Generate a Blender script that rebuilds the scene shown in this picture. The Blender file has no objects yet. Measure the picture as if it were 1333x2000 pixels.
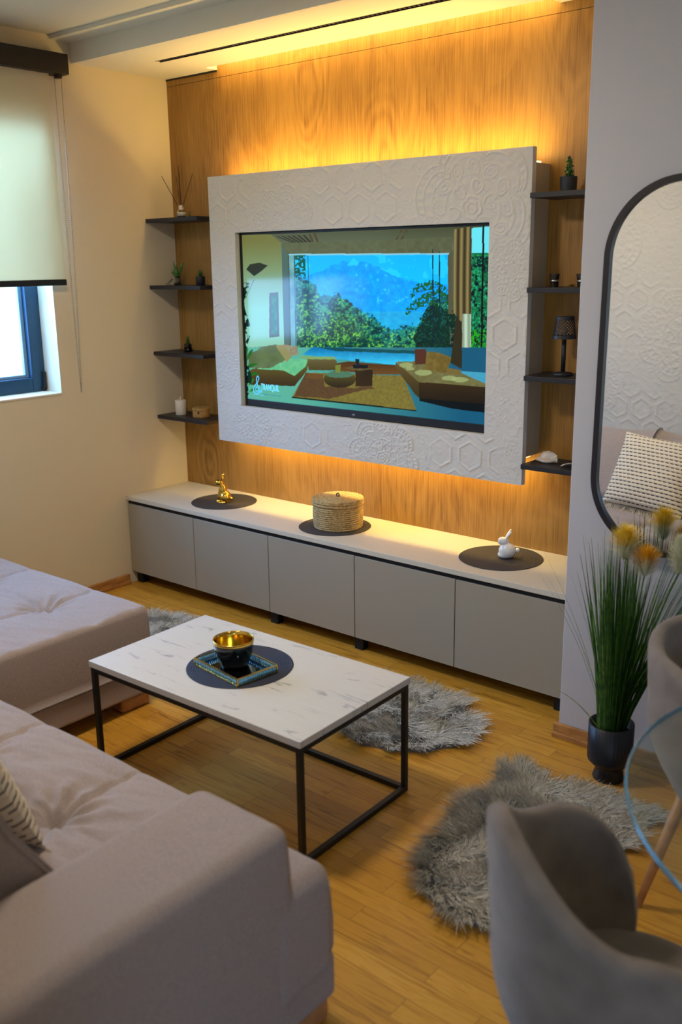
import bpy, math, random
import numpy as np
from mathutils import Vector, Matrix, Euler
C = bpy.context.scene.collection
PI = math.pi
random.seed(4)

# ------------------------------------------------------------------ camera
cam_d = bpy.data.cameras.new('camera'); cam = bpy.data.objects.new('camera', cam_d); C.objects.link(cam)
yaw, pit, rol = math.radians(39.989), math.radians(14.614), math.radians(-0.758)
F = Vector((-math.sin(yaw)*math.cos(pit), math.cos(yaw)*math.cos(pit), -math.sin(pit)))
R0 = Vector((math.cos(yaw), math.sin(yaw), 0)); U0 = R0.cross(F)
R = R0*math.cos(rol)+U0*math.sin(rol); U = -R0*math.sin(rol)+U0*math.cos(rol)
m = Matrix((R, U, -F)).transposed().to_4x4(); m.translation = Vector((4.187, -3.607, 1.7213)); cam.matrix_world = m
cam_d.sensor_fit = 'VERTICAL'; cam_d.sensor_height = 36; cam_d.lens = 1872.05*36/2000
cam_d.clip_start = .05
cam_d.dof.use_dof = True; cam_d.dof.focus_distance = 4.1; cam_d.dof.aperture_fstop = 2.4
bpy.context.scene.camera = cam
vs = bpy.context.scene.view_settings
vs.view_transform = 'Standard'; vs.look = 'None'; vs.gamma = 1; vs.exposure = 0.14; vs.use_curve_mapping = False

# ------------------------------------------------------------------ sky + lamps
w = bpy.data.worlds.new('world'); bpy.context.scene.world = w; w.use_nodes = True
nt = w.node_tree; bg = nt.nodes['Background']
geo = nt.nodes.new('ShaderNodeTexCoord'); sep = nt.nodes.new('ShaderNodeSeparateXYZ'); rmp = nt.nodes.new('ShaderNodeValToRGB')
nt.links.new(geo.outputs['Generated'], sep.inputs[0])
mr = nt.nodes.new('ShaderNodeMapRange'); mr.inputs[1].default_value = -.35; mr.inputs[2].default_value = .5
nt.links.new(sep.outputs[2], mr.inputs[0]); nt.links.new(mr.outputs[0], rmp.inputs[0])
e = rmp.color_ramp.elements
e[0].position = .0; e[0].color = (.30, .30, .26, 1)
e[1].position = 1; e[1].color = (.22, .47, 1.0, 1)
x_ = e.new(.40); x_.color = (.52, .56, .55, 1)
x_ = e.new(.55); x_.color = (.40, .62, .95, 1)
nt.links.new(rmp.outputs[0], bg.inputs[0]); bg.inputs[1].default_value = 4.2

def area(name, loc, rot, sx, sy, power, col, spread=None):
    l = bpy.data.lights.new(name, 'AREA'); l.shape = 'RECTANGLE'; l.size = sx; l.size_y = sy; l.energy = power; l.color = col
    if spread: l.spread = spread
    o = bpy.data.objects.new(name, l); C.objects.link(o); o.location = loc; o.rotation_euler = rot
    return o
WARM = (1, .87, .70); LED = (1, .68, .19)
area('ceiling_lamp_light', (1.75, -2.0, 2.70), (0, 0, 0), .34, .34, 27, WARM)
area('dining_fill_light', (4.3, -2.3, 2.70), (0, 0, 0), .34, .34, 1.8, WARM)  # added fill above the dining table, out of view
# LED strips: ceiling slot, top and bottom of the television surround
area('slot_led_light', (1.335, -.055, 2.70), (0, 0, 0), 1.86, .02, 3.4, LED)
area('surround_top_led_light', (1.365, -.10, 2.105), (math.radians(180), 0, 0), 1.75, .02, 12.5, LED)
area('surround_bottom_led_light', (1.365, -.10, .905), (0, 0, 0), 1.75, .02, 7.5, LED)
# blue fill from an added door behind the viewer; daylight through the side window
area('back_fill_light', (4.9, -5.25, 1.25), (math.radians(90), 0, 0), 1.5, 2.1, 5.5, (.42, .62, 1))
area('window_daylight', (-.32, -1.5, 1.78), (0, math.radians(-62), 0), 1.3, 1.4, 120, (.22, .48, 1))

# ------------------------------------------------------------------ materials
def lin(c):
    return tuple((v/12.92 if v <= .04045 else ((v+.055)/1.055)**2.4) for v in [x/255 for x in c])
def mat(name, rgb, rough=.6, metal=0, bump=None, var=None, spec=.5, sheen=0, trans=0, ior=1.45, coat=0, emis=None):
    """rgb in display values 0..255; bump = (scale, strength); var = (rgb2, scale)"""
    M = bpy.data.materials.new(name); M.use_nodes = True; t = M.node_tree; b = t.nodes['Principled BSDF']
    c = (*lin(rgb), 1); b.inputs['Base Color'].default_value = c
    b.inputs['Roughness'].default_value = rough; b.inputs['Metallic'].default_value = metal
    b.inputs['Specular IOR Level'].default_value = spec; b.inputs['IOR'].default_value = ior
    b.inputs['Sheen Weight'].default_value = sheen; b.inputs['Transmission Weight'].default_value = trans
    b.inputs['Coat Weight'].default_value = coat
    tc = t.nodes.new('ShaderNodeTexCoord')
    if var:
        n = t.nodes.new('ShaderNodeTexNoise'); n.inputs['Scale'].default_value = var[1]; n.inputs['Detail'].default_value = 5
        t.links.new(tc.outputs['Object'], n.inputs['Vector'])
        mx = t.nodes.new('ShaderNodeMix'); mx.data_type = 'RGBA'
        mx.inputs['A'].default_value = c; mx.inputs['B'].default_value = (*lin(var[0]), 1)
        rp = t.nodes.new('ShaderNodeMapRange'); rp.inputs[1].default_value = .35; rp.inputs[2].default_value = .65
        t.links.new(n.outputs['Fac'], rp.inputs[0]); t.links.new(rp.outputs[0], mx.inputs['Factor'])
        t.links.new(mx.outputs['Result'], b.inputs['Base Color'])
    if bump:
        n = t.nodes.new('ShaderNodeTexNoise'); n.inputs['Scale'].default_value = bump[0]; n.inputs['Detail'].default_value = 4
        t.links.new(tc.outputs['Object'], n.inputs['Vector'])
        bp = t.nodes.new('ShaderNodeBump'); bp.inputs['Strength'].default_value = bump[1]; bp.inputs['Distance'].default_value = .004
        t.links.new(n.outputs['Fac'], bp.inputs['Height']); t.links.new(bp.outputs['Normal'], b.inputs['Normal'])
    if emis:
        b.inputs['Emission Color'].default_value = (*emis[0], 1); b.inputs['Emission Strength'].default_value = emis[1]
    return M

M_wall = mat('wall_paint', (212, 200, 174), .85, bump=(180, .06))
M_wallg = mat('wall_paint_grey', (190, 189, 194), .85, bump=(180, .06))
M_ceil = mat('ceiling_paint', (222, 218, 206), .9)
M_black = mat('black_metal', (22, 21, 22), .42, bump=(300, .05))
M_shelf = mat('shelf_black', (36, 34, 36), .45)
M_cab = mat('cabinet_greige', (156, 149, 134), .48)
M_cabtop = mat('cabinet_top', (204, 198, 182), .42)
M_dark = mat('dark_gap', (16, 16, 22), .6)
M_plaster = mat('relief_plaster', (206, 202, 194), .8, bump=(120, .35))
M_boxside = mat('surround_side', (176, 160, 134), .8, bump=(160, .5))
M_sofa = mat('sofa_fabric', (176, 161, 155), .95, bump=(900, .6), var=((158, 143, 136), 260), sheen=.2)
M_chair = mat('chair_velvet', (130, 118, 108), .9, bump=(500, .4), var=((112, 100, 92), 14), sheen=.3)
M_matw = mat('placemat', (62, 58, 58), .75)
M_gold = mat('gold', (226, 186, 84), .16, metal=1)
M_brass = mat('brass_edge', (205, 170, 100), .3, metal=1)
M_white = mat('white_porcelain', (222, 222, 224), .22, coat=.4)
M_glassB = mat('black_glaze', (8, 8, 10), .08, coat=.5)
M_glass = mat('clear_glass', (235, 245, 240), .02, trans=1)
M_leaf = mat('leaf', (70, 110, 40), .5, var=((40, 78, 32), 40))
M_leafB = mat('leaf_bright', (112, 150, 60), .5, var=((40, 86, 36), 60))
M_pot = mat('pot_black', (28, 30, 38), .4)
M_beech = mat('beech', (190, 140, 94), .45, var=((172, 122, 78), 30))
M_wax = mat('candle_wax', (222, 210, 188), .7, bump=(60, .9))
M_shell = mat('sea_shell', (222, 212, 200), .5, bump=(70, .6), var=((198, 180, 160), 40))
M_reed = mat('reed', (58, 32, 20), .7)
M_frame = mat('window_frame_blue_lit', (30, 66, 92), .35)  # anthracite frame; the blue daylight on it is put into the colour
M_steel = mat('steel', (170, 172, 176), .3, metal=1)
M_chain = mat('bead_chain', (150, 140, 124), .4, metal=.6)
M_jute = mat('jute', (206, 180, 128), .9, bump=(260, 1.0), var=((166, 136, 86), 90))
M_bamboo = mat('bamboo_box', (184, 144, 78), .6, var=((150, 108, 50), 60))
M_led = mat('led_diffuser', (255, 220, 150), .5, emis=((1, .66, .24), 4))
M_lampw = mat('lamp_diffuser', (255, 246, 230), .5, emis=((1, .86, .66), 6))
M_mirrorM = mat('mirror_silver', (240, 243, 243), .0, metal=1)
M_mframe = mat('mirror_frame', (30, 26, 32), .45)
M_fur = mat('grey_fur', (206, 203, 194), .9, var=((160, 154, 142), 9), sheen=.2)
t = M_fur.node_tree; g_ = t.nodes.new('ShaderNodeNewGeometry'); rr_ = ramp0 = t.nodes.new('ShaderNodeValToRGB'); rr_.color_ramp.elements[0].color = (*lin((120, 112, 98)), 1); rr_.color_ramp.elements[1].color = (*lin((226, 224, 214)), 1); t.links.new(g_.outputs['Random Per Island'], rr_.inputs[0]); t.links.new(rr_.outputs[0], t.nodes['Principled BSDF'].inputs['Base Color'])
M_backing = mat('rug_hide', (120, 112, 102), .95)
M_soil = mat('potting_soil', (40, 34, 26), .95)

def nodes(name):
    M = bpy.data.materials.new(name); M.use_nodes = True; return M, M.node_tree, M.node_tree.nodes['Principled BSDF']
def ramp(t, pts):
    r = t.nodes.new('ShaderNodeValToRGB'); el = r.color_ramp.elements
    el[0].position = pts[0][0]; el[0].color = (*lin(pts[0][1]), 1)
    el[1].position = pts[-1][0]; el[1].color = (*lin(pts[-1][1]), 1)
    for p, c in pts[1:-1]:
        k = el.new(p); k.color = (*lin(c), 1)
    return r
def mapping(t, scale, rot=(0, 0, 0), loc=(0, 0, 0)):
    tc = t.nodes.new('ShaderNodeTexCoord'); mp = t.nodes.new('ShaderNodeMapping')
    mp.inputs['Scale'].default_value = scale; mp.inputs['Rotation'].default_value = rot; mp.inputs['Location'].default_value = loc
    t.links.new(tc.outputs['Object'], mp.inputs['Vector']); return mp

# oak veneer with vertical grain and knots
M_oak, t, b = nodes('oak_veneer')
mp = mapping(t, (3.2, 3.2, .75)); nz = t.nodes.new('ShaderNodeTexNoise'); nz.inputs['Scale'].default_value = 1.6; nz.inputs['Detail'].default_value = 4; nz.inputs['Distortion'].default_value = 1.4
t.links.new(mp.outputs[0], nz.inputs['Vector'])
mul = t.nodes.new('ShaderNodeMath'); mul.operation = 'MULTIPLY'; mul.inputs[1].default_value = 34
t.links.new(nz.outputs['Fac'], mul.inputs[0])
sn = t.nodes.new('ShaderNodeMath'); sn.operation = 'SINE'; t.links.new(mul.outputs[0], sn.inputs[0])
mp2 = mapping(t, (70, 70, 2.0)); n2 = t.nodes.new('ShaderNodeTexNoise'); n2.inputs['Scale'].default_value = 2; n2.inputs['Detail'].default_value = 6
t.links.new(mp2.outputs[0], n2.inputs['Vector'])
ma = t.nodes.new('ShaderNodeMath'); ma.operation = 'MULTIPLY_ADD'; ma.inputs[1].default_value = .07; t.links.new(sn.outputs[0], ma.inputs[0]); t.links.new(n2.outputs['Fac'], ma.inputs[2])
mp3 = mapping(t, (1.9, 1.9, .35)); n3 = t.nodes.new('ShaderNodeTexNoise'); n3.inputs['Scale'].default_value = 2; n3.inputs['Detail'].default_value = 2
t.links.new(mp3.outputs[0], n3.inputs['Vector'])
m3 = t.nodes.new('ShaderNodeMath'); m3.operation = 'MULTIPLY_ADD'; m3.inputs[1].default_value = .6; t.links.new(n3.outputs['Fac'], m3.inputs[0]); t.links.new(ma.outputs[0], m3.inputs[2])
rp = ramp(t, [(.36, (96, 64, 24)), (.58, (130, 92, 38)), (.78, (150, 110, 50)), (1, (166, 124, 60))])
mpk = mapping(t, (2.3, 2.3, 1.05)); nk = t.nodes.new('ShaderNodeTexNoise'); nk.inputs['Scale'].default_value = 3; t.links.new(mpk.outputs[0], nk.inputs['Vector'])
vk = t.nodes.new('ShaderNodeVectorMath'); vk.operation = 'MULTIPLY_ADD'; vk.inputs[1].default_value = (.22, 0, .22); t.links.new(nk.outputs['Color'], vk.inputs[0]); t.links.new(mpk.outputs[0], vk.inputs[2])
vo_ = t.nodes.new('ShaderNodeTexVoronoi'); vo_.inputs['Scale'].default_value = 1; vo_.inputs['Randomness'].default_value = .9; t.links.new(vk.outputs[0], vo_.inputs['Vector'])
k1 = t.nodes.new('ShaderNodeMath'); k1.operation = 'MULTIPLY'; k1.inputs[1].default_value = 95; t.links.new(vo_.outputs['Distance'], k1.inputs[0])
k2 = t.nodes.new('ShaderNodeMath'); k2.operation = 'SINE'; t.links.new(k1.outputs[0], k2.inputs[0])
k3 = t.nodes.new('ShaderNodeMapRange'); k3.inputs[1].default_value = .12; k3.inputs[2].default_value = .42; k3.inputs[3].default_value = .16; k3.inputs[4].default_value = .0; t.links.new(vo_.outputs['Distance'], k3.inputs[0])
k4 = t.nodes.new('ShaderNodeMath'); k4.operation = 'MULTIPLY'; t.links.new(k2.outputs[0], k4.inputs[0]); t.links.new(k3.outputs[0], k4.inputs[1])
k5 = t.nodes.new('ShaderNodeMath'); k5.operation = 'ADD'; t.links.new(k4.outputs[0], k5.inputs[0]); t.links.new(m3.outputs[0], k5.inputs[1])
t.links.new(k5.outputs[0], rp.inputs[0]); t.links.new(rp.outputs[0], b.inputs['Base Color']); b.inputs['Roughness'].default_value = .42

# oak parquet, strips running along x
M_floor, t, b = nodes('oak_parquet')
mp = mapping(t, (1, 1, 1)); br = t.nodes.new('ShaderNodeTexBrick')
br.inputs['Scale'].default_value = 1; br.inputs['Brick Width'].default_value = .46; br.inputs['Row Height'].default_value = .07
br.inputs['Mortar Size'].default_value = .0012; br.inputs['Mortar Smooth'].default_value = .2; br.offset = .37; br.offset_frequency = 2; br.squash = 1
br.inputs['Color1'].default_value = (0, 0, 0, 1); br.inputs['Color2'].default_value = (1, 1, 1, 1); br.inputs['Mortar'].default_value = (.2, .2, .2, 1)
t.links.new(mp.outputs[0], br.inputs['Vector'])
mpg = mapping(t, (2.2, 26, 1)); ng = t.nodes.new('ShaderNodeTexNoise'); ng.inputs['Scale'].default_value = 2.4; ng.inputs['Detail'].default_value = 6; ng.inputs['Distortion'].default_value = .8
ad = t.nodes.new('ShaderNodeVectorMath'); ad.operation = 'ADD'; t.links.new(mpg.outputs[0], ad.inputs[0])
sc = t.nodes.new('ShaderNodeVectorMath'); sc.operation = 'SCALE'; sc.inputs['Scale'].default_value = 9; t.links.new(br.outputs['Color'], sc.inputs[0]); t.links.new(sc.outputs[0], ad.inputs[1])
t.links.new(ad.outputs[0], ng.inputs['Vector'])
mg = t.nodes.new('ShaderNodeMath'); mg.operation = 'MULTIPLY'; mg.inputs[1].default_value = 16; t.links.new(ng.outputs['Fac'], mg.inputs[0])
sg = t.nodes.new('ShaderNodeMath'); sg.operation = 'SINE'; t.links.new(mg.outputs[0], sg.inputs[0])
a1 = t.nodes.new('ShaderNodeMath'); a1.operation = 'MULTIPLY_ADD'; a1.inputs[1].default_value = .14; t.links.new(sg.outputs[0], a1.inputs[0]); t.links.new(ng.outputs['Fac'], a1.inputs[2])
bw = t.nodes.new('ShaderNodeRGBToBW'); t.links.new(br.outputs['Color'], bw.inputs[0])
a2 = t.nodes.new('ShaderNodeMath'); a2.operation = 'MULTIPLY_ADD'; a2.inputs[1].default_value = .30; t.links.new(bw.outputs[0], a2.inputs[0]); t.links.new(a1.outputs[0], a2.inputs[2])
rp = ramp(t, [(.22, (140, 94, 28)), (.52, (178, 126, 40)), (.85, (198, 146, 52)), (1.1, (210, 160, 66))])
t.links.new(a2.outputs[0], rp.inputs[0])
mxm = t.nodes.new('ShaderNodeMix'); mxm.data_type = 'RGBA'; t.links.new(br.outputs['Fac'], mxm.inputs['Factor']); t.links.new(rp.outputs[0], mxm.inputs['A']); mxm.inputs['B'].default_value = (*lin((150, 104, 38)), 1)
t.links.new(mxm.outputs['Result'], b.inputs['Base Color']); b.inputs['Roughness'].default_value = .36
bp = t.nodes.new('ShaderNodeBump'); bp.inputs['Strength'].default_value = .15; bp.inputs['Distance'].default_value = .001; t.links.new(a1.outputs[0], bp.inputs['Height']); t.links.new(bp.outputs[0], b.inputs['Normal'])

M_base, t, b = nodes('oak_skirting')
mp = mapping(t, (6, 6, 60)); n2 = t.nodes.new('ShaderNodeTexNoise'); n2.inputs['Scale'].default_value = 2; t.links.new(mp.outputs[0], n2.inputs['Vector'])
rp = ramp(t, [(.3, (150, 100, 52)), (.7, (192, 140, 82))]); t.links.new(n2.outputs['Fac'], rp.inputs[0]); t.links.new(rp.outputs[0], b.inputs['Base Color']); b.inputs['Roughness'].default_value = .4

# white marble laminate
M_marble, t, b = nodes('marble_laminate')
mp = mapping(t, (1.0, 4.6, 1), rot=(0, 0, .35)); n1 = t.nodes.new('ShaderNodeTexNoise'); n1.inputs['Scale'].default_value = 3.2; n1.inputs['Detail'].default_value = 7; n1.inputs['Distortion'].default_value = 1.3
t.links.new(mp.outputs[0], n1.inputs['Vector'])
s1 = t.nodes.new('ShaderNodeMath'); s1.operation = 'SUBTRACT'; s1.inputs[1].default_value = .5; t.links.new(n1.outputs['Fac'], s1.inputs[0])
ab = t.nodes.new('ShaderNodeMath'); ab.operation = 'ABSOLUTE'; t.links.new(s1.outputs[0], ab.inputs[0])
mk = t.nodes.new('ShaderNodeTexNoise'); mk.inputs['Scale'].default_value = 6; t.links.new(mp.outputs[0], mk.inputs['Vector'])
mkr = t.nodes.new('ShaderNodeMapRange'); mkr.inputs[1].default_value = .64; mkr.inputs[2].default_value = .48; mkr.inputs[3].default_value = 0; mkr.inputs[4].default_value = .05; t.links.new(mk.outputs['Fac'], mkr.inputs[0])
adm = t.nodes.new('ShaderNodeMath'); adm.operation = 'ADD'; t.links.new(ab.outputs[0], adm.inputs[0]); t.links.new(mkr.outputs[0], adm.inputs[1])
rp = ramp(t, [(0, (150, 150, 156)), (.014, (176, 176, 178)), (.035, (204, 202, 198)), (1, (216, 213, 208))]); t.links.new(adm.outputs[0], rp.inputs[0])
t.links.new(rp.outputs[0], b.inputs['Base Color']); b.inputs['Roughness'].default_value = .32

# placemat: concentric braid rings (bump)
t = M_matw.node_tree; b = t.nodes['Principled BSDF']
wv = t.nodes.new('ShaderNodeTexWave'); wv.wave_type = 'RINGS'; wv.rings_direction = 'Z'; wv.inputs['Scale'].default_value = 55
mp = mapping(t, (1, 1, 1)); t.links.new(mp.outputs[0], wv.inputs['Vector'])
bp = t.nodes.new('ShaderNodeBump'); bp.inputs['Strength'].default_value = .8; bp.inputs['Distance'].default_value = .002; t.links.new(wv.outputs['Fac'], bp.inputs['Height']); t.links.new(bp.outputs[0], b.inputs['Normal'])

# woven pillow: cream rows with dark dashes (local x across, y up)
M_woven, t, b = nodes('woven_cotton')
tc = t.nodes.new('ShaderNodeTexCoord'); sx_ = t.nodes.new('ShaderNodeSeparateXYZ'); t.links.new(tc.outputs['Object'], sx_.inputs[0])
def mth(op, a_, b_=None):
    n_ = t.nodes.new('ShaderNodeMath'); n_.operation = op
    for i_, v_ in ((0, a_), (1, b_)):
        if v_ is None: continue
        if isinstance(v_, (int, float)): n_.inputs[i_].default_value = v_
        else: t.links.new(v_, n_.inputs[i_])
    return n_.outputs[0]
yr = mth('DIVIDE', sx_.outputs[1], .021); row = mth('FLOOR', yr); fy_ = mth('FRACT', yr)
xr = mth('FRACT', mth('ADD', mth('DIVIDE', sx_.outputs[0], .027), mth('MULTIPLY', row, .37)))
dash = mth('MULTIPLY', mth('LESS_THAN', fy_, .26), mth('LESS_THAN', xr, .66))
mx = t.nodes.new('ShaderNodeMix'); mx.data_type = 'RGBA'; t.links.new(dash, mx.inputs['Factor'])
mx.inputs['A'].default_value = (*lin((222, 208, 184)), 1); mx.inputs['B'].default_value = (*lin((84, 72, 74)), 1)
t.links.new(mx.outputs['Result'], b.inputs['Base Color']); b.inputs['Roughness'].default_value = .95
wv_ = mth('SINE', mth('MULTIPLY', fy_, 3.14159)); bp = t.nodes.new('ShaderNodeBump'); bp.inputs['Strength'].default_value = .9; bp.inputs['Distance'].default_value = .004; t.links.new(wv_, bp.inputs['Height']); t.links.new(bp.outputs[0], b.inputs['Normal'])

# roller blind fabric: lets daylight through
M_blind = bpy.data.materials.new('blind_fabric'); M_blind.use_nodes = True; t = M_blind.node_tree; t.nodes.clear()
out = t.nodes.new('ShaderNodeOutputMaterial'); df = t.nodes.new('ShaderNodeBsdfDiffuse'); tl = t.nodes.new('ShaderNodeBsdfTranslucent'); tp = t.nodes.new('ShaderNodeBsdfTransparent')
df.inputs[0].default_value = (*lin((220, 214, 190)), 1); tl.inputs[0].default_value = (*lin((226, 214, 170)), 1)
a = t.nodes.new('ShaderNodeMixShader'); a.inputs[0].default_value = .27; t.links.new(df.outputs[0], a.inputs[1]); t.links.new(tl.outputs[0], a.inputs[2])
c_ = t.nodes.new('ShaderNodeMixShader'); c_.inputs[0].default_value = .09; t.links.new(a.outputs[0], c_.inputs[1]); t.links.new(tp.outputs[0], c_.inputs[2]); t.links.new(c_.outputs[0], out.inputs[0])

# thin window glass / table glass
def thin_glass(name, tint, fac):
    M = bpy.data.materials.new(name); M.use_nodes = True; t = M.node_tree; t.nodes.clear()
    out = t.nodes.new('ShaderNodeOutputMaterial'); tp = t.nodes.new('ShaderNodeBsdfTransparent'); tp.inputs[0].default_value = (*tint, 1)
    gl = t.nodes.new('ShaderNodeBsdfGlossy'); gl.inputs['Roughness'].default_value = .0
    fa_ = t.nodes.new('ShaderNodeLayerWeight'); fa_.inputs[0].default_value = .5; pw = t.nodes.new('ShaderNodeMath'); pw.operation = 'POWER'; pw.inputs[1].default_value = 4; t.links.new(fa_.outputs['Facing'], pw.inputs[0]); fr = t.nodes.new('ShaderNodeMath'); fr.operation = 'MULTIPLY_ADD'; fr.inputs[1].default_value = .9; fr.inputs[2].default_value = fac; t.links.new(pw.outputs[0], fr.inputs[0])
    mx = t.nodes.new('ShaderNodeMixShader'); t.links.new(fr.outputs[0], mx.inputs[0]); t.links.new(tp.outputs[0], mx.inputs[1]); t.links.new(gl.outputs[0], mx.inputs[2]); t.links.new(mx.outputs[0], out.inputs[0])
    return M
M_pane = thin_glass('window_glass', (.93, .96, .96), .04)
M_tglass = thin_glass('table_glass', (.94, .98, .97), .05)
M_gedge = mat('glass_edge', (40, 120, 150), .15, spec=.8, coat=.6)

# ------------------------------------------------------------------ mesh helpers
class MB:
    def __init__(s): s.v = []; s.f = []
    def add(s, v, f):
        o = len(s.v); s.v += [tuple(p) for p in v]; s.f += [tuple(i+o for i in q) for q in f]; return s
    def box(s, x0, x1, y0, y1, z0, z1):
        v = [(x, y, z) for z in (z0, z1) for y in (y0, y1) for x in (x0, x1)]
        return s.add(v, [(0, 2, 3, 1), (4, 5, 7, 6), (0, 1, 5, 4), (2, 6, 7, 3), (0, 4, 6, 2), (1, 3, 7, 5)])
    def lathe(s, prof, n=32, c=(0, 0, 0), cap=True, ang=0, fn=None):
        v = []; f = []
        for (r, z) in prof:
            for i in range(n):
                a = 2*PI*i/n+ang; rr = r*(fn(a, z) if fn else 1)
                v.append((c[0]+rr*math.cos(a), c[1]+rr*math.sin(a), c[2]+z))
        k = len(prof)
        for j in range(k-1):
            for i in range(n):
                f.append((j*n+i, j*n+(i+1) % n, (j+1)*n+(i+1) % n, (j+1)*n+i))
        if cap: f.append(tuple(reversed(range(n)))); f.append(tuple((k-1)*n+i for i in range(n)))
        return s.add(v, f)
    def tube(s, pts, r, n=8, cap=True):
        pts = [Vector(p) for p in pts]; k = len(pts); v = []; f = []
        rr = r if isinstance(r, (list, tuple)) else [r]*k
        up = Vector((0, 0, 1)); prev = None
        for i, p in enumerate(pts):
            d = (pts[min(i+1, k-1)]-pts[max(i-1, 0)]).normalized()
            if prev is None:
                a = d.orthogonal().normalized()
            else:
                a = (prev-d*prev.dot(d)).normalized()
            prev = a; b2 = d.cross(a)
            for j in range(n):
                t_ = 2*PI*j/n; v.append(p+(a*math.cos(t_)+b2*math.sin(t_))*rr[i])
        for i in range(k-1):
            for j in range(n):
                f.append((i*n+j, i*n+(j+1) % n, (i+1)*n+(j+1) % n, (i+1)*n+j))
        if cap: f.append(tuple(reversed(range(n)))); f.append(tuple((k-1)*n+j for j in range(n)))
        return s.add(v, f)
    def ell(s, c, r, rot=(0, 0, 0), n=16):
        E = Euler(rot).to_matrix(); v = []; f = []; k = n//2
        for j in range(1, k):
            p = PI*j/k
            for i in range(n):
                a = 2*PI*i/n; q = E @ Vector((r[0]*math.sin(p)*math.cos(a), r[1]*math.sin(p)*math.sin(a), r[2]*math.cos(p)))
                v.append(q+Vector(c))
        o = len(v); v.append(E @ Vector((0, 0, r[2]))+Vector(c)); v.append(E @ Vector((0, 0, -r[2]))+Vector(c))
        for j in range(k-2):
            for i in range(n): f.append((j*n+i, (j+1)*n+i, (j+1)*n+(i+1) % n, j*n+(i+1) % n))
        for i in range(n):
            f.append((o, i, (i+1) % n)); f.append((o+1, (k-2)*n+(i+1) % n, (k-2)*n+i))
        return s.add(v, f)
    def xf(s, M):
        s.v = [tuple(M @ Vector(p)) for p in s.v]; return s
    def build(s, name, mt, parent=None, smooth=False, bevel=0, loc=None, seg=2, sub=0, remesh=0, auto=False):
        me = bpy.data.meshes.new(name); me.from_pydata(s.v, [], s.f); me.validate(); me.update()
        o = bpy.data.objects.new(name, me); C.objects.link(o); me.materials.append(mt)
        if parent: o.parent = parent
        if loc: o.location = loc
        if remesh:
            md = o.modifiers.new('remesh', 'REMESH'); md.mode = 'VOXEL'; md.voxel_size = remesh; md.use_smooth_shade = True
            sm = o.modifiers.new('smooth', 'SMOOTH'); sm.factor = .6; sm.iterations = 6
        if bevel:
            md = o.modifiers.new('bevel', 'BEVEL'); md.width = bevel; md.segments = seg; md.limit_method = 'ANGLE'
        if sub:
            md = o.modifiers.new('sub', 'SUBSURF'); md.levels = sub; md.render_levels = sub
        if smooth: me.polygons.foreach_set('use_smooth', [True]*len(me.polygons))
        if auto:
            me.polygons.foreach_set('use_smooth', [True]*len(me.polygons))
            try: me.set_sharp_from_angle(angle=math.radians(35))
            except Exception: pass
        return o
def gridmesh(name, P, mt, parent=None, wrap_u=False, keep=None, smooth=True, caps=False):
    """P: array (nu, nv, 3)"""
    nu, nv = P.shape[:2]; V = P.reshape(-1, 3)
    I, J = np.meshgrid(np.arange(nu if wrap_u else nu-1), np.arange(nv-1), indexing='ij')
    if keep is not None:
        k = keep[:-1, :-1] & keep[1:, :-1] & keep[:-1, 1:] & keep[1:, 1:]; I = I[k]; J = J[k]
    I = I.ravel(); J = J.ravel(); I2 = (I+1) % nu
    Q = np.stack([I*nv+J, I2*nv+J, I2*nv+J+1, I*nv+J+1], 1).astype(np.int32)
    me = bpy.data.meshes.new(name); me.vertices.add(len(V)); me.vertices.foreach_set('co', V.ravel().astype(np.float32))
    me.loops.add(Q.size); me.loops.foreach_set('vertex_index', Q.ravel()); me.polygons.add(len(Q))
    me.polygons.foreach_set('loop_start', (np.arange(len(Q))*4).astype(np.int32)); me.polygons.foreach_set('use_smooth', [smooth]*len(Q))
    me.update(calc_edges=True); me.validate()
    o = bpy.data.objects.new(name, me); C.objects.link(o); me.materials.append(mt)
    if parent: o.parent = parent
    return o
def thing(name, label, cat, loc=(0, 0, 0), group=None, rz=0):
    o = bpy.data.objects.new(name, None); C.objects.link(o); o.location = loc; o.rotation_euler = (0, 0, rz); o.empty_display_size = .05
    return tag(o, label, cat, group)
def tag(o, label, cat, group=None):
    o['label'] = label; o['category'] = cat
    if group: o['group'] = group
    return o
def struct(o, label=None):
    o['kind'] = 'structure'
    if label: o['label'] = label
    return o
def vn(x, y, seed=0):
    """value noise 0..1"""
    xi = np.floor(x).astype(np.int64); yi = np.floor(y).astype(np.int64); fx = x-xi; fy = y-yi
    fx = fx*fx*(3-2*fx); fy = fy*fy*(3-2*fy)
    def h(a, b_):
        n = (a*374761393+b_*668265263+seed*982451653) & 0xffffffff
        n = ((n ^ (n >> 13))*1274126177) & 0xffffffff
        return ((n ^ (n >> 16)) & 0xffff)/65535.
    return (h(xi, yi)*(1-fx)+h(xi+1, yi)*fx)*(1-fy)+(h(xi, yi+1)*(1-fx)+h(xi+1, yi+1)*fx)*fy
def fbm(x, y, seed=0, o=4):
    s = 0; a = .5; t_ = 0
    for k in range(o):
        s = s+a*vn(x*2**k, y*2**k, seed+k); t_ += a; a *= .5
    return s/t_

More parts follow.
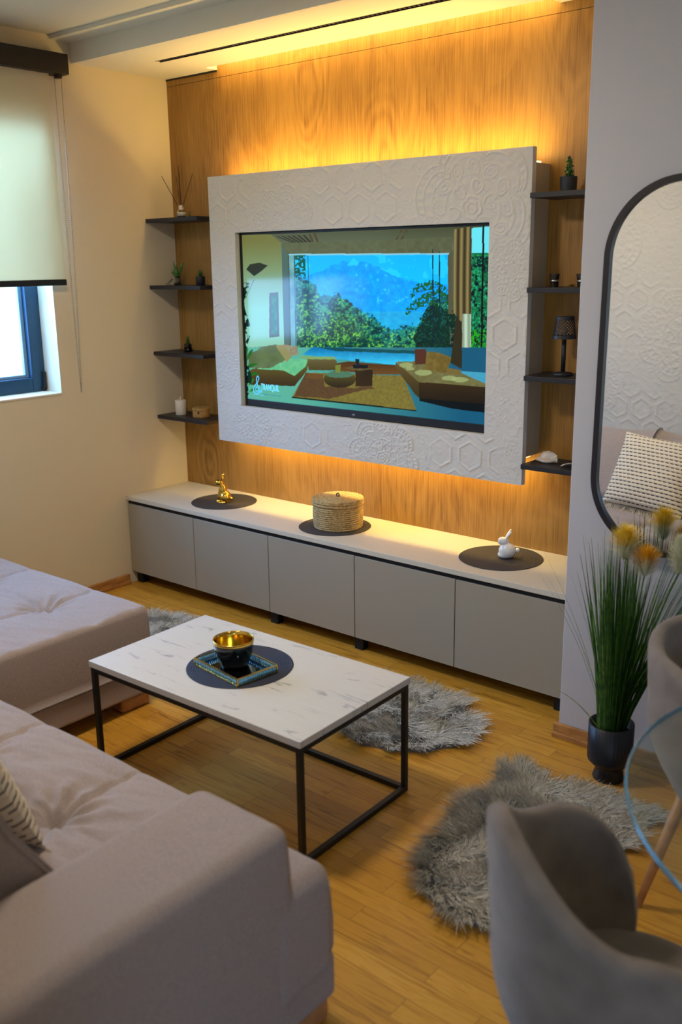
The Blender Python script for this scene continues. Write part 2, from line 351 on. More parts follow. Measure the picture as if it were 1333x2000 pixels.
# ------------------------------------------------------------------ room shell
XR, YB, H, HS = 6.2, -5.0, 2.77, 2.66
struct(MB().box(-.25, XR+.2, YB-.2, .2, -.1, 0).build('floor', M_floor))
struct(MB().box(-.25, XR+.2, YB-.2, .2, H, H+.1).build('ceiling', M_ceil))
WY0, WY1, WZ0, WZ1 = -2.25, -.80, 1.09, 2.45
struct(MB().box(-.25, 0, WY1, .2, 0, H).box(-.25, 0, YB-.2, WY0, 0, H).box(-.25, 0, WY0, WY1, 0, WZ0).box(-.25, 0, WY0, WY1, WZ1, H).build('wall_left', M_wall))
struct(MB().box(0, XR+.2, 0.01, .2, 0, H).build('wall_far', M_wall))
PX, PY = 2.71, -.60
struct(MB().box(PX, XR+.2, PY, 0.01, 0, H).build('wall_front', M_wallg, bevel=.004))
struct(MB().box(XR, XR+.2, YB-.2, PY, 0, H).build('wall_right', M_wall))
struct(MB().box(3.25, 4.0, YB-.2, YB, 0, H).box(5.8, XR, YB-.2, YB, 0, H).box(4.0, 5.8, YB-.2, YB, 2.3, H).build('wall_back', M_wall))
struct(MB().box(0, 3.25, YB-.2, -3.26, 0, H).build('wall_sofa', M_wall))
d = MB().box(4.0, 4.07, YB-.1, YB-.04, .0, 2.3).box(5.73, 5.8, YB-.1, YB-.04, 0, 2.3).box(4.07, 5.73, YB-.1, YB-.04, 2.22, 2.3).box(4.07, 5.73, YB-.1, YB-.04, 0, .1).box(4.86, 4.94, YB-.1, YB-.04, .1, 2.22).build('added_door_1', M_frame)  # unseen glazed door added to let in the blue fill
struct(d)
MB().box(4.07, 5.73, YB-.075, YB-.07, .1, 2.22).build('pane', M_pane, d)
# dropped ceiling strip with slot for the vent and for the LED
s = MB().box(0, PX, -.59, -.350, HS, H).box(0, .33, -.350, -.314, HS, H).box(2.35, PX, -.350, -.314, HS, H).box(.33, 2.35, -.350, -.314, HS+.03, H)
s.box(0, PX, -.314, -.075, HS, H).box(0, .39, -.075, .01, HS, H).box(2.28, PX, -.075, .01, HS, H).box(.39, 2.28, -.075, .01, H-.02, H)
struct(s.build('trim_1', M_ceil), 'dropped ceiling strip above the television wall')
struct(MB().box(0, PX, -.70, -.59, H-.018, H).build('trim_2', M_ceil))
# oak wall cladding
s = MB().box(0, PX, 0, .01, 0, HS-.037).box(0, .39, 0, .01, HS-.035, HS).box(.39, 2.28, 0, .01, HS-.035, H-.02).box(2.28, PX, 0, .01, HS-.035, HS)
struct(s.build('trim_3', M_oak), 'oak veneer cladding on the television wall')
struct(MB().box(0, .39, -.004, .0, HS-.008, HS).build('trim_4', M_dark))
# skirting
def skirting(name, x0, x1, y0, y1, ax):
    k = .016
    if ax == 'x': q = MB().box(x0, x1, y0-k, y0, 0, .055).box(x0, x1, y0-k-.008, y0, 0, .02)
    else: q = MB().box(x0, x0+k, y0, y1, 0, .055).box(x0, x0+k+.008, y0, y1, 0, .02)
    struct(q.build(name, M_base, bevel=.004))
skirting('baseboard_left', 0, 0, -3.26, -.47, 'y')
skirting('baseboard_front', PX-.016, XR, PY, PY, 'x')
skirting('baseboard_side', 0, 0, 0, 0, 'y') if False else None

# window in the left wall
wn = struct(MB().box(-.20, -.13, WY1-.075, WY1, WZ0+.012, WZ1).box(-.20, -.13, WY0, WY0+.075, WZ0+.012, WZ1).box(-.20, -.13, WY0+.075, WY1-.075, WZ0+.012, WZ0+.085).box(-.20, -.13, WY0+.075, WY1-.075, WZ1-.075, WZ1).build('window_1', M_frame, bevel=.004), 'anthracite window frame in the left wall, blue daylight in its colour')
MB().box(-.185, -.16, WY1-.095, WY1-.075, WZ0+.085, WZ1-.075).box(-.185, -.16, WY0+.075, WY0+.095, WZ0+.085, WZ1-.075).box(-.185, -.16, WY0+.095, WY1-.095, WZ0+.085, WZ0+.1).box(-.185, -.16, WY0+.095, WY1-.095, WZ1-.09, WZ1-.075).box(-.185, -.155, -1.56, -1.49, WZ0+.1, WZ1-.09).build('glazing_bead', mat('bead_light', (120, 150, 170), .3), wn, bevel=.003)
MB().box(-.175, -.171, WY0+.09, WY1-.09, WZ0+.09, WZ1-.08).build('pane', M_pane, wn)
MB().box(-.15, .004, WY0, WY1, WZ0, WZ0+.012).build('window_sill', M_wall, wn, bevel=.003)
h_ = MB(); h_.tube([(-.12, WY1-.014, WZ0+.03), (-.12, WY1-.014, WZ0+.11)], .010, 10).box(-.13, -.118, WY1-.03, WY1-.004, WZ0+.022, WZ0+.034)
h_.build('hinge', M_dark, wn)

# ------------------------------------------------------------------ relief pattern
def mandala(X, Z, cx, cz, R0, lobes, ph=0):
    dx, dz = X-cx, Z-cz; r = np.hypot(dx, dz); a = np.arctan2(dz, dx)+ph
    Rl = R0*(.80+.20*np.abs(np.cos(lobes*a/2))**.6); q = r/Rl
    h = np.zeros_like(X)
    ring = lambda c, w_: np.exp(-((q-c)/w_)**2)
    h += .9*ring(1.0, .022)+.8*ring(.86, .018)+.6*ring(.70, .02)+.5*ring(.46, .02)
    rib = .5+.5*np.cos(a*lobes*9)
    h += .7*rib*np.exp(-((q-.93)/.045)**2)
    h += .8*(.5+.5*np.cos(a*lobes*5))*np.exp(-((q-.78)/.05)**2)
    # scallops
    k = lobes*2; aa = (a % (2*PI/k))-PI/k; sr = np.hypot(q*np.cos(aa)-.58, q*np.sin(aa)*1.0)
    h += .7*np.exp(-((sr-.10)/.02)**2)+.6*np.exp(-((sr-.05)/.018)**2)
    k = lobes; aa = (a % (2*PI/k))-PI/k; sr = np.hypot(q*np.cos(aa)-.33, q*np.sin(aa))
    h += .7*np.exp(-((sr-.10)/.018)**2)+.5*(.5+.5*np.cos(a*lobes*8))*np.exp(-((q-.33)/.05)**2)
    h += .8*np.exp(-((q-.16)/.018)**2)+.8*np.exp(-((q-.08)/.016)**2)+.9*np.exp(-(q/.035)**2)
    return h, np.clip((1.04-q)/.04, 0, 1)
def hexes(X, Z, s):
    """outlines of separate hexagonal rings on a hex lattice"""
    best = np.full_like(X, 9.)
    for ox, oz in ((0, 0), (.5, math.sqrt(3)/2)):
        u = (X/s+ox) % 1-.5; v_ = (Z/s/math.sqrt(3)*1+oz/math.sqrt(3)) % 1-.5
        u_ = u*s; w_ = v_*s*math.sqrt(3)
        d_ = np.maximum(np.abs(u_), np.abs(u_)*.5+np.abs(w_)*math.sqrt(3)/2)
        best = np.minimum(best, d_)
    h = .75*np.exp(-((best-.36*s)/.0050)**2)
    return h
def relief(X, Z, mands, hexm, seed):
    n1 = fbm(X*45, Z*45, seed, 4); n2 = fbm(X*140, Z*140, seed+9, 2)
    region = fbm(X*3.2, Z*3.2, seed+20, 2)
    # squiggly lace between the motifs
    lace = np.exp(-((fbm(X*26, Z*26, seed+31, 2)-.5)/.022)**2)*.8
    hx = hexes(X, Z, .150)
    wh = np.zeros_like(X)
    for cx, cz, rr in hexm: wh = np.maximum(wh, np.clip((rr-np.hypot((X-cx), (Z-cz)*1.2))/.05, 0, 1))
    h = lace*(1-wh)*.55+hx*wh
    for cx, cz, r, l, ph in mands:
        mh, mk_ = mandala(X, Z, cx, cz, r, l, ph); wear = .75+.35*np.clip(fbm(X*9, Z*9, seed+3, 2)*2-.4, 0, 1)
        h = h*(1-mk_)+mh*mk_*wear
    return .0052*h+.0040*(n1-.5)+.0016*(n2-.5)

# television surround
sx0, sx1, sz0, sz1 = .462, 2.276, .816, 2.138
hx0, hx1, hz0, hz1 = .640, 2.092, 1.010, 1.868
sur = thing('tv_surround', 'white relief-plastered square frame around the television, on the oak wall', 'wall panel', (1.37, 0, .816))
off = Vector((1.37, 0, .816))
def rel(o, t_): o.location = -Vector(t_); return o
nx, nz_ = 605, 441
gx = np.linspace(sx0, sx1, nx); gz = np.linspace(sz0, sz1, nz_)
ix0 = np.argmin(abs(gx-hx0)); ix1 = np.argmin(abs(gx-hx1)); iz0 = np.argmin(abs(gz-hz0)); iz1 = np.argmin(abs(gz-hz1))
gx[ix0] = hx0; gx[ix1] = hx1; gz[iz0] = hz0; gz[iz1] = hz1
X, Z = np.meshgrid(gx, gz, indexing='ij')
hgt = relief(X, Z, [(2.01, 1.925, .285, 6, .3), (.97, 1.87, .205, 8, .2), (1.555, .845, .20, 8, .1), (.72, .93, .13, 6, 0), (.52, 1.22, .13, 8, .4), (2.21, 1.68, .12, 8, 0)],
             [(1.42, 2.02, .28), (2.19, 1.42, .20), (2.0, .90, .2), (.62, 2.0, .16), (.55, 1.55, .16), (1.15, .9, .12)], 5)
edge = np.minimum(np.minimum(X-sx0, sx1-X), np.minimum(Z-sz0, sz1-Z)); hole = np.maximum(np.maximum(hx0-X, X-hx1), np.maximum(hz0-Z, Z-hz1))
fade = np.clip(edge/.008, 0, 1)*np.clip(hole/.006, 0, 1); hgt = hgt*fade
P = np.stack([X, -.165-hgt, Z], -1)
I_, J_ = np.meshgrid(np.arange(nx), np.arange(nz_), indexing='ij')
# drop the faces inside the opening
def relief_mesh(name, P, hole_idx, mt, parent):
    nu, nv = P.shape[:2]; I, J = np.meshgrid(np.arange(nu-1), np.arange(nv-1), indexing='ij')
    k = np.ones(I.shape, bool)
    if hole_idx: a0, a1, b0, b1 = hole_idx; k[a0:a1, b0:b1] = False
    I = I[k]; J = J[k]; Q = np.stack([I*nv+J, (I+1)*nv+J, (I+1)*nv+J+1, I*nv+J+1], 1).astype(np.int32)
    used = np.unique(Q); mp_ = -np.ones(nu*nv, int); mp_[used] = np.arange(len(used)); V = P.reshape(-1, 3)[used]; Q = mp_[Q]
    me = bpy.data.meshes.new(name); me.vertices.add(len(V)); me.vertices.foreach_set('co', V.ravel().astype(np.float32))
    me.loops.add(Q.size); me.loops.foreach_set('vertex_index', Q.ravel().astype(np.int32)); me.polygons.add(len(Q))
    me.polygons.foreach_set('loop_start', (np.arange(len(Q))*4).astype(np.int32)); me.polygons.foreach_set('use_smooth', [True]*len(Q))
    me.update(calc_edges=True); o = bpy.data.objects.new(name, me); C.objects.link(o); me.materials.append(mt); o.parent = parent
    return o
rel(relief_mesh('relief_face', P, (ix0, ix1, iz0, iz1), M_plaster, sur), off)
def ring(x0, x1, z0, z1, a0, a1, b0, b1, y0, y1):
    return MB().box(x0, a0, y0, y1, z0, z1).box(a1, x1, y0, y1, z0, z1).box(a0, a1, y0, y1, z0, b0).box(a0, a1, y0, y1, b1, z1)
rel(ring(sx0, sx1, sz0, sz1, hx0, hx1, hz0, hz1, -.1645, -.135).build('front_board', M_plaster, sur), off)
rel(ring(.475, 2.262, .925, 2.085, hx0-.03, hx1+.03, hz0-.03, hz1+.03, -.135, -.0).build('box_body', M_boxside, sur), off)
rel(MB().box(.49, 2.25, -.075, -.05, 2.085, 2.093).build('led_strip', M_led, sur), off)
rel(MB().box(.49, 2.25, -.075, -.05, .917, .925).build('led_strip', M_led, sur), off)
ls = MB().box(.40, 2.27, -.065, -.045, H-.045, H-.021).build('ceiling_led_strip', M_led); tag(ls, 'warm glowing LED strip in the ceiling slot above the oak wall', 'led strip')

# ------------------------------------------------------------------ television
tv = thing('television', 'large flat television showing a tropical lounge, set in the white frame', 'television', (1.366, -.1, 1.014))
tof = Vector((1.366, -.1, 1.014))
tx0, tx1, tz0, tz1 = .642, 2.090, 1.012, 1.866; px0, px1, pz0, pz1 = .652, 2.080, 1.046, 1.856
rel(ring(tx0, tx1, tz0, tz1, px0, px1, pz0, pz1, -.137, -.09).build('bezel', M_black, tv, bevel=.002), tof)
rel(MB().box(tx0+.01, tx1-.01, -.118, -.05, tz0+.01, tz1-.01).build('back_shell', M_black, tv), tof)
# picture on the screen, computed on a fine grid
NU, NV = 620, 350
uu = np.linspace(0, 1, NU); vv = np.linspace(0, 1, NV)
Ug, Vg = np.meshgrid(uu, vv, indexing='ij')
src = np.array([(0, 0), (1, 0), (1, 1), (0, 1)], float); dst = np.array([(32, 92), (1303, 34), (1276, 1048), (44, 916)], float)
A_ = []; B_ = []
for (a, b2), (x, y) in zip(src, dst):
    A_.append([a, b2, 1, 0, 0, 0, -a*x, -b2*x]); B_.append(x); A_.append([0, 0, 0, a, b2, 1, -a*y, -b2*y]); B_.append(y)
hh = np.linalg.solve(np.array(A_), np.array(B_)); den = hh[6]*Ug+hh[7]*Vg+1
PXx = (hh[0]*Ug+hh[1]*Vg+hh[2])/den; PYy = (hh[3]*Ug+hh[4]*Vg+hh[5])/den
img = np.zeros((NU, NV, 3)); img[:] = (96, 96, 78)
nA = fbm(PXx/60, PYy/60, 1); nB = fbm(PXx/18, PYy/18, 2); nC = fbm(PXx/8, PYy/8, 3, 3)
def inpoly(pts, wob=0):
    x = PXx+(nA-.5)*wob; y = PYy+(nB-.5)*wob; ins = np.zeros(x.shape, bool); n = len(pts)
    for i in range(n):
        (xa, ya), (xb, yb) = pts[i], pts[(i+1) % n]
        if ya == yb: continue
        cnd = ((ya > y) != (yb > y)) & (x < (xb-xa)*(y-ya)/(yb-ya)+xa); ins ^= cnd
    return ins
def paint(mask, c0, c1=None, f=None, k=1.):
    c0 = np.array(c0, float); c1 = np.array(c1 if c1 is not None else c0, float)
    f = nB if f is None else f; f = np.clip(f, 0, 1)[..., None]; col = c0*(1-f)+c1*f
    mk_ = (mask.astype(float)*k)[..., None]; img[:] = img*(1-mk_)+col*mk_
gy = lambda a, b2: (PYy-a)/(b2-a); gxx = lambda a, b2: (PXx-a)/(b2-a)
paint(inpoly([(20, 60), (1320, 20), (1310, 120), (1095, 160), (240, 185), (180, 90)]), (84, 80, 58), (116, 116, 96), gy(40, 180))
for k in range(6): paint(inpoly([(200+k*28, 95-k), (212+k*28, 94-k), (300+k*18, 128), (285+k*18, 128)]), (60, 48, 34))
for q in ((370, 82), (395, 80), (840, 60), (868, 58)): paint(inpoly([(q[0], q[1]), (q[0]+10, q[1]), (q[0]+30*(1 if q[0] < 600 else -1), q[1]+48), (q[0]+18*(1 if q[0] < 600 else -1), q[1]+48)]), (92, 66, 44))
paint(inpoly([(20, 80), (180, 88), (238, 132), (240, 640), (20, 660)]), (128, 116, 66), (150, 190, 166), gy(120, 460))
paint(inpoly([(165, 380), (210, 375), (212, 600), (160, 605)]), (96, 86, 70)); paint(inpoly([(176, 395), (200, 392), (202, 590), (172, 590)]), (46, 92, 62), (80, 140, 100))
paint(inpoly([(50, 262), (70, 236), (120, 228), (160, 242), (130, 268), (90, 296)]), (50, 52, 40)); paint((np.abs(PYy-(420-3.2*(PXx-40)**.9)) < 3) & (PXx > 45) & (PXx < 90), (90, 80, 50))
paint(inpoly([(232, 130), (262, 160), (262, 640), (236, 640)]), (88, 104, 96)); paint(inpoly([(232, 130), (1100, 95), (1100, 182), (262, 188)]), (96, 90, 64), (112, 108, 82))
# outdoors
sky = inpoly([(268, 186), (1085, 176), (1090, 700), (268, 700)])
paint(sky, (0, 176, 250), (20, 190, 250), gy(180, 420)); paint(sky & (nA > .55) & (PYy < 300), (60, 205, 250), k=.6)
mtn = sky & (PYy > 250+60*np.sin(PXx/130)+70*nA); paint(mtn, (0, 140, 225), (10, 175, 240), nB); paint(mtn & (nB > .68) & (nC > .5) & (PYy < 430) & (PXx > 600), (120, 215, 245), k=.5)
paint(sky & (PYy > 470), (40, 150, 200), (70, 190, 215), nB, .7)
ridge = np.interp(PXx, [268, 330, 400, 430, 520, 600, 700, 780, 860, 920, 1000, 1085], [290, 300, 330, 390, 385, 440, 500, 560, 545, 530, 420, 380])
tr = sky*np.clip((PYy-ridge-46*(nB-.5)-30*(nC-.5))/5, 0, 1); dp = np.clip((PYy-ridge)/160, 0, 1)
paint(tr, (20, 110, 130), (20, 84, 60), dp*.9); paint(tr, (60, 165, 140), (110, 170, 60), dp*1.2, k=np.clip((nC-.42)*5, 0, .8)); paint(tr, (0, 56, 66), (6, 50, 40), k=np.clip((.5-nB)*6, 0, .85)); paint(tr*(nA > .45), (130, 200, 90), (170, 215, 90), nB, np.clip((nC-.6)*6, 0, .7))
paint(sky & (PXx < 352) & (PYy < 275+50*nB) & (nC > .42) & (PXx > 298), (20, 90, 70))
paint(inpoly([(268, 186), (298, 182), (300, 655), (270, 655)]), (90, 130, 140), (150, 190, 190), nA)
for x0 in (268, 296, 365): paint((np.abs(PXx-x0) < 2.2) & (PYy > 180) & (PYy < 655), (50, 70, 70), k=.8)
# palm fronds on the right
for (cx, cy, L) in ((985, 345, 110), (1010, 400, 110), (955, 430, 95), (1110, 520, 110), (1050, 500, 120)):
    for k in range(11):
        a = -PI*(.02+k*.1); t_ = np.linspace(0, 1, 14); fx = cx+np.cos(a)*L*t_; fy = cy+np.sin(a)*L*.7*t_+L*.55*t_**2
        for q in range(13):
            dd = np.hypot(PXx-fx[q], (PYy-fy[q])*.8); paint((dd < 13-6*t_[q]) & (nC > .47), (8, 60, 50), (40, 120, 50), nC)
paint(inpoly([(900, 600), (940, 520), (1000, 430), (1090, 470), (1160, 450), (1180, 690), (1090, 720), (900, 680)], 60) & (nC > .38), (8, 34, 34), (16, 66, 46), nB)
paint((np.abs(PXx-1002) < 3) & (PYy > 155) & (PYy < 640), (10, 40, 60)); paint((np.abs(PXx-1036) < 3) & (PYy > 165) & (PYy < 640), (10, 50, 60))
paint(inpoly([(1078, 178), (1100, 170), (1102, 480), (1080, 480)]), (100, 88, 66))
paint((np.abs(PYy-(187-(PXx-270)*.012)) < 4) & (PXx > 268) & (PXx < 1085), (150, 190, 200))
# curtain
cu = inpoly([(1112, 55), (1200, 40), (1196, 760), (1150, 780), (1130, 500), (1105, 470)]); paint(cu, (70, 54, 34), (158, 130, 86), .5+.5*np.sin(PXx/5.2+1.2*np.sin(PYy/300))); paint(cu & (PXx > 1152) & (PYy > 480), (150, 150, 130), (200, 205, 180), .5+.5*np.sin(PXx/5))
rw = inpoly([(1202, 48), (1310, 36), (1290, 790), (1196, 765)]); paint(rw, (120, 214, 222)); paint(rw & (PYy > 172), (10, 70, 60), (30, 150, 80), nC*1.2); paint(rw & (PYy > 190), (4, 30, 34), k=np.clip((.52-nB)*7, 0, 1)); paint(rw & (PYy > 180), (50, 170, 130), k=np.clip((nC-.56)*6, 0, .8)); paint(rw & (PYy > 560) & (nC > .48), (50, 160, 30))
paint(rw & (PYy > 745), (110, 180, 190))
for a, b2 in ((1262, 1248), (1304, 1290)): paint(np.abs(PXx-(a+(b2-a)*(PYy-40)/740)) < 5, (20, 22, 24))
# pool and floor
paint(inpoly([(50, 655), (1290, 650), (1290, 1100), (30, 960)]), (104, 170, 150), (30, 92, 120), gxx(300, 1150)); paint(inpoly([(1140, 770), (1290, 780), (1290, 900), (1200, 850)]), (90, 160, 170), (70, 150, 190))
paint(inpoly([(380, 652), (560, 654), (905, 674), (905, 720), (815, 742), (500, 712), (330, 690)]), (20, 120, 170), (70, 190, 225), gy(660, 735)+.3*(nB-.5)); paint(inpoly([(400, 652), (905, 668), (905, 684), (500, 672)]), (14, 70, 66), k=.8)
paint(inpoly([(500, 735), (560, 725), (820, 745), (850, 790), (690, 790), (500, 770)]), (90, 52, 26), (120, 78, 40), gy(720, 790))
# rug
paint(inpoly([(345, 782), (845, 796), (912, 972), (272, 906)]), (150, 128, 60), (120, 96, 50), nC); paint(inpoly([(345, 785), (430, 790), (440, 850), (600, 862), (660, 840), (700, 860), (600, 880), (520, 900), (470, 915), (280, 903)], 12), (96, 66, 44), (112, 78, 50), nC); paint(inpoly([(350, 785), (436, 790), (420, 815), (345, 812)]), (120, 80, 44))
paint(inpoly([(272, 906), (912, 972), (915, 978), (268, 912)]), (20, 36, 30))
# sofas
paint(inpoly([(345, 700), (490, 705), (505, 725), (500, 770), (360, 770)]), (120, 100, 56), (90, 72, 40), gy(700, 770)); paint(inpoly([(300, 700), (490, 700), (502, 715), (352, 714)]), (140, 160, 100))
paint(inpoly([(60, 768), (260, 712), (358, 716), (352, 770), (285, 852), (60, 845)]), (112, 92, 42), (70, 50, 30), gy(740, 850)); paint(inpoly([(90, 765), (250, 712), (356, 715), (345, 750), (285, 800), (230, 772)]), (96, 170, 130), (140, 196, 140), nB)
paint(inpoly([(50, 760), (55, 690), (130, 650), (200, 640), (245, 690), (250, 715), (160, 760)], 10), (120, 130, 84), (90, 90, 60), nA); paint(inpoly([(190, 645), (235, 640), (270, 700), (245, 730)], 8), (160, 140, 92)); paint(inpoly([(235, 638), (300, 650), (310, 690), (268, 700)], 8), (150, 110, 90), (170, 170, 130), nB)
pf = ((PXx-518)/82)**2+((PYy-815)/44)**2; paint(pf < 1, (104, 90, 44), (60, 44, 26), gy(780, 850)); paint(((PXx-518)/70)**2+((PYy-792)/16)**2 < 1, (90, 120, 96)); paint(inpoly([(495, 745), (525, 740), (520, 782), (498, 780)]), (130, 130, 60))
paint(inpoly([(598, 752), (688, 766), (686, 848), (600, 852)]), (70, 48, 26), (50, 34, 22), nA); paint(inpoly([(540, 758), (600, 748), (690, 762), (620, 772)]), (110, 90, 54)); paint(inpoly([(585, 742), (665, 742), (665, 760), (590, 760)]), (24, 30, 34)); paint(inpoly([(600, 712), (620, 712), (618, 748), (602, 748)]), (20, 40, 50))
paint(inpoly([(808, 726), (925, 826), (930, 912), (905, 890), (805, 752)]), (110, 84, 46), (70, 54, 30), gy(740, 900)); paint(inpoly([(925, 824), (1275, 850), (1270, 940), (928, 912)]), (70, 48, 26), (44, 32, 22), gy(830, 930))
paint(inpoly([(808, 724), (960, 722), (1120, 770), (1275, 836), (1272, 854), (925, 828)]), (112, 96, 58), (140, 126, 84), nB)
for q in ((860, 742, 34, 12), (950, 780, 40, 14), (1085, 808, 36, 12), (1140, 815, 40, 12), (880, 760, 20, 8)): paint(((PXx-q[0])/q[2])**2+((PYy-q[1])/q[3])**2 < 1+nB*.4, (176, 172, 118), k=.75)
paint(inpoly([(928, 912), (1270, 940), (1265, 985), (1100, 965), (930, 925)]), (14, 24, 28)); paint(inpoly([(905, 662), (965, 658), (972, 735), (908, 738)], 6), (96, 52, 40)); paint(inpoly([(970, 672), (1035, 678), (1095, 702), (1070, 785), (955, 765)], 8), (146, 116, 60), (110, 84, 40), nB)
paint(inpoly([(1075, 755), (1145, 765), (1140, 792), (1070, 785)]), (130, 104, 60)); paint(inpoly([(1120, 500), (1150, 520), (1150, 760), (1090, 730)]), (60, 50, 34))
# plants in the lower left
for (cx, cy, L, a) in ((40, 700, 70, -1.9), (45, 720, 80, -1.2), (40, 760, 70, -.6), (48, 800, 60, -.5), (50, 850, 60, -1.1), (56, 880, 50, -.7), (38, 690, 60, -1.5)):
    for t_ in np.linspace(0, 1, 16): paint(np.hypot(PXx-cx-math.cos(a)*L*t_, PYy-cy-math.sin(a)*L*t_-20*t_*t_) < 7*math.sin(PI*(t_*.9+.05))+1, (70, 150, 30), (20, 80, 30), nA)
paint((PXx < 52+14*np.sin(PYy/40)) & (PYy > 330) & (PYy < 940) & (nB > .45), (10, 46, 36))
# clef logo and the tiny second line
def stroke(pts, wd, col):
    for (xa, ya), (xb, yb) in zip(pts[:-1], pts[1:]):
        L2 = (xb-xa)**2+(yb-ya)**2; tt = np.clip(((PXx-xa)*(xb-xa)+(PYy-ya)*(yb-ya))/L2, 0, 1); paint(np.hypot(PXx-xa-tt*(xb-xa), PYy-ya-tt*(yb-ya)) < wd, col)
LB = (110, 200, 245)
sp = [(93+9*math.cos(a)*1, 876+8*math.sin(a)) for a in np.linspace(PI, 0, 6)]
stroke([(92, 880), (84, 872), (88, 858), (102, 858), (109, 872), (102, 888), (86, 892), (74, 880), (74, 862), (86, 842), (99, 826), (103, 812), (98, 800), (92, 806), (90, 822), (98, 862), (100, 888)], 2.1, LB)
stroke([(108, 880), (112, 872), (117, 878), (112, 885), (108, 880)], 2, LB); stroke([(72, 893), (100, 896), (128, 902)], 1.2, LB)
for k in range(13): stroke([(126+k*7, 893+k*.9), (130+k*7, 894+k*.9)], 1.6, (70, 140, 170))
lt = 1.03*np.where(img/255 <= .04045, img/255/12.92, ((np.clip(img, 0, 255)/255+.055)/1.055)**2.4)
lt = lt**1.14; lt[..., 0] *= .74; lt[..., 1] *= .97
P = np.stack([px0+(px1-px0)*Ug, np.full_like(Ug, -.1285), pz1-(pz1-pz0)*Vg], -1)
M_scr, t, b = nodes('screen'); b.inputs['Base Color'].default_value = (.004, .004, .005, 1); b.inputs['Roughness'].default_value = .10; b.inputs['Specular IOR Level'].default_value = .22
at_ = t.nodes.new('ShaderNodeAttribute'); at_.attribute_name = 'picture'; t.links.new(at_.outputs['Color'], b.inputs['Emission Color']); b.inputs['Emission Strength'].default_value = 1.15
sc_o = gridmesh('screen', P[:, ::-1], M_scr, tv, smooth=False); rel(sc_o, tof)
ca = sc_o.data.color_attributes.new('picture', 'FLOAT_COLOR', 'POINT'); buf = np.ones((NU*NV, 4), np.float32); buf[:, :3] = lt[:, ::-1].reshape(-1, 3); ca.data.foreach_set('color', buf.ravel())
def textmesh(body, size, name, mt, parent, loc, sx=1, rx=PI/2, ext=.0004):
    cu_ = bpy.data.curves.new(name, 'FONT'); cu_.body = body; cu_.size = size; cu_.extrude = ext
    o = bpy.data.objects.new(name+'_tmp', cu_); C.objects.link(o)
    dg = bpy.context.evaluated_depsgraph_get(); me = bpy.data.meshes.new_from_object(o.evaluated_get(dg)); bpy.data.objects.remove(o)
    o2 = bpy.data.objects.new(name, me); C.objects.link(o2); me.materials.clear(); me.materials.append(mt); o2.parent = parent; o2.location = loc; o2.rotation_euler = (rx, 0, 0); o2.scale = (sx, 1, 1); return o2
M_logo = mat('logo_blue', (90, 190, 240), .5, emis=(lin((110, 205, 245)), .95))
lt_ = textmesh('TRANQUIL', .047, 'logo_text', M_logo, tv, Vector((px0+.098, -.1290, pz0+.052))-tof, sx=.5)
lt_.scale = (.126/(max(v.co.x for v in lt_.data.vertices)+1e-6), 1, 1)
textmesh('mi', .016, 'brand_mark', mat('brand_grey', (190, 190, 195), .5), tv, Vector((1.352, -.1372, 1.022))-tof, sx=1.1)

# relief wall opposite, seen in the mirror
gx = np.linspace(0, 3.25, 560); gz = np.linspace(0, H, 480); X, Z = np.meshgrid(gx[::-1], gz, indexing='ij')
hgt = relief(X, Z, [(1.5, 1.9, .3, 6, .2), (.9, 1.4, .26, 8, 0), (2.1, 1.35, .28, 8, .4), (1.55, 1.05, .2, 8, 0), (2.7, 1.9, .3, 8, .1), (.6, 2.2, .3, 6, .1), (2.0, 2.3, .24, 8, .3), (1.1, .8, .25, 8, 0)],
             [(1.75, 1.5, .3), (1.2, 1.3, .2), (2.4, 1.0, .3), (1.1, 2.2, .3), (1.85, .85, .25)], 17)
struct(relief_mesh('trim_5', np.stack([X, -3.258+hgt, Z], -1), None, M_plaster, None), 'relief plaster on the wall behind the sofa')

# ------------------------------------------------------------------ low cabinet
W = .5352; DF = -.445; CZ = .498; CB = .067
cb = thing('tv_cabinet', 'long low greige cabinet with five handleless doors along the oak wall', 'cabinet', (0, -.22, 0)); co = Vector((0, -.22, 0))
rel(MB().box(.001, 2.705, DF-.004, -.001, CZ-.024, CZ).build('cabinet_top', M_cabtop, cb, bevel=.002), co)
rel(MB().box(.001, 2.70, DF+.022, -.004, CB, CZ-.0245).build('carcass', M_cab, cb), co)
rel(MB().box(.002, 2.70, DF+.010, DF+.021, CZ-.060, CZ-.025).build('handle_channel', M_dark, cb), co)
for i in range(5):
    x0 = .004+i*W; x1 = min(x0+W-.004, 2.70)
    rel(MB().box(x0, x1, DF, DF+.02, CB, CZ-.045).build('door', M_cab, cb, bevel=.0015), co)
for lx in (.04, 1.075, 1.61, 2.62):
    for ly in (DF+.045, -.06): rel(MB().box(lx-.025, lx+.025, ly-.02, ly+.02, 0, CB).build('leg', M_dark, cb, bevel=.003), co)

# round mats
def placemat(x, y, z, label, r=.172):
    q = MB().lathe([(0.001, 0), (r, 0), (r+.002, .0015), (r, .003), (.001, .0031)], 72)
    o = q.build('placemat', M_matw, loc=(x, y, z), auto=True); tag(o, label, 'placemat'); return o
placemat(.536, -.219, CZ, 'dark woven round placemat under the gold rabbit on the cabinet')
placemat(1.322, -.238, CZ, 'dark woven round placemat under the rope basket')
placemat(2.209, -.198, CZ, 'dark brown round placemat under the white rabbit', .176)
MZ = CZ+.0031

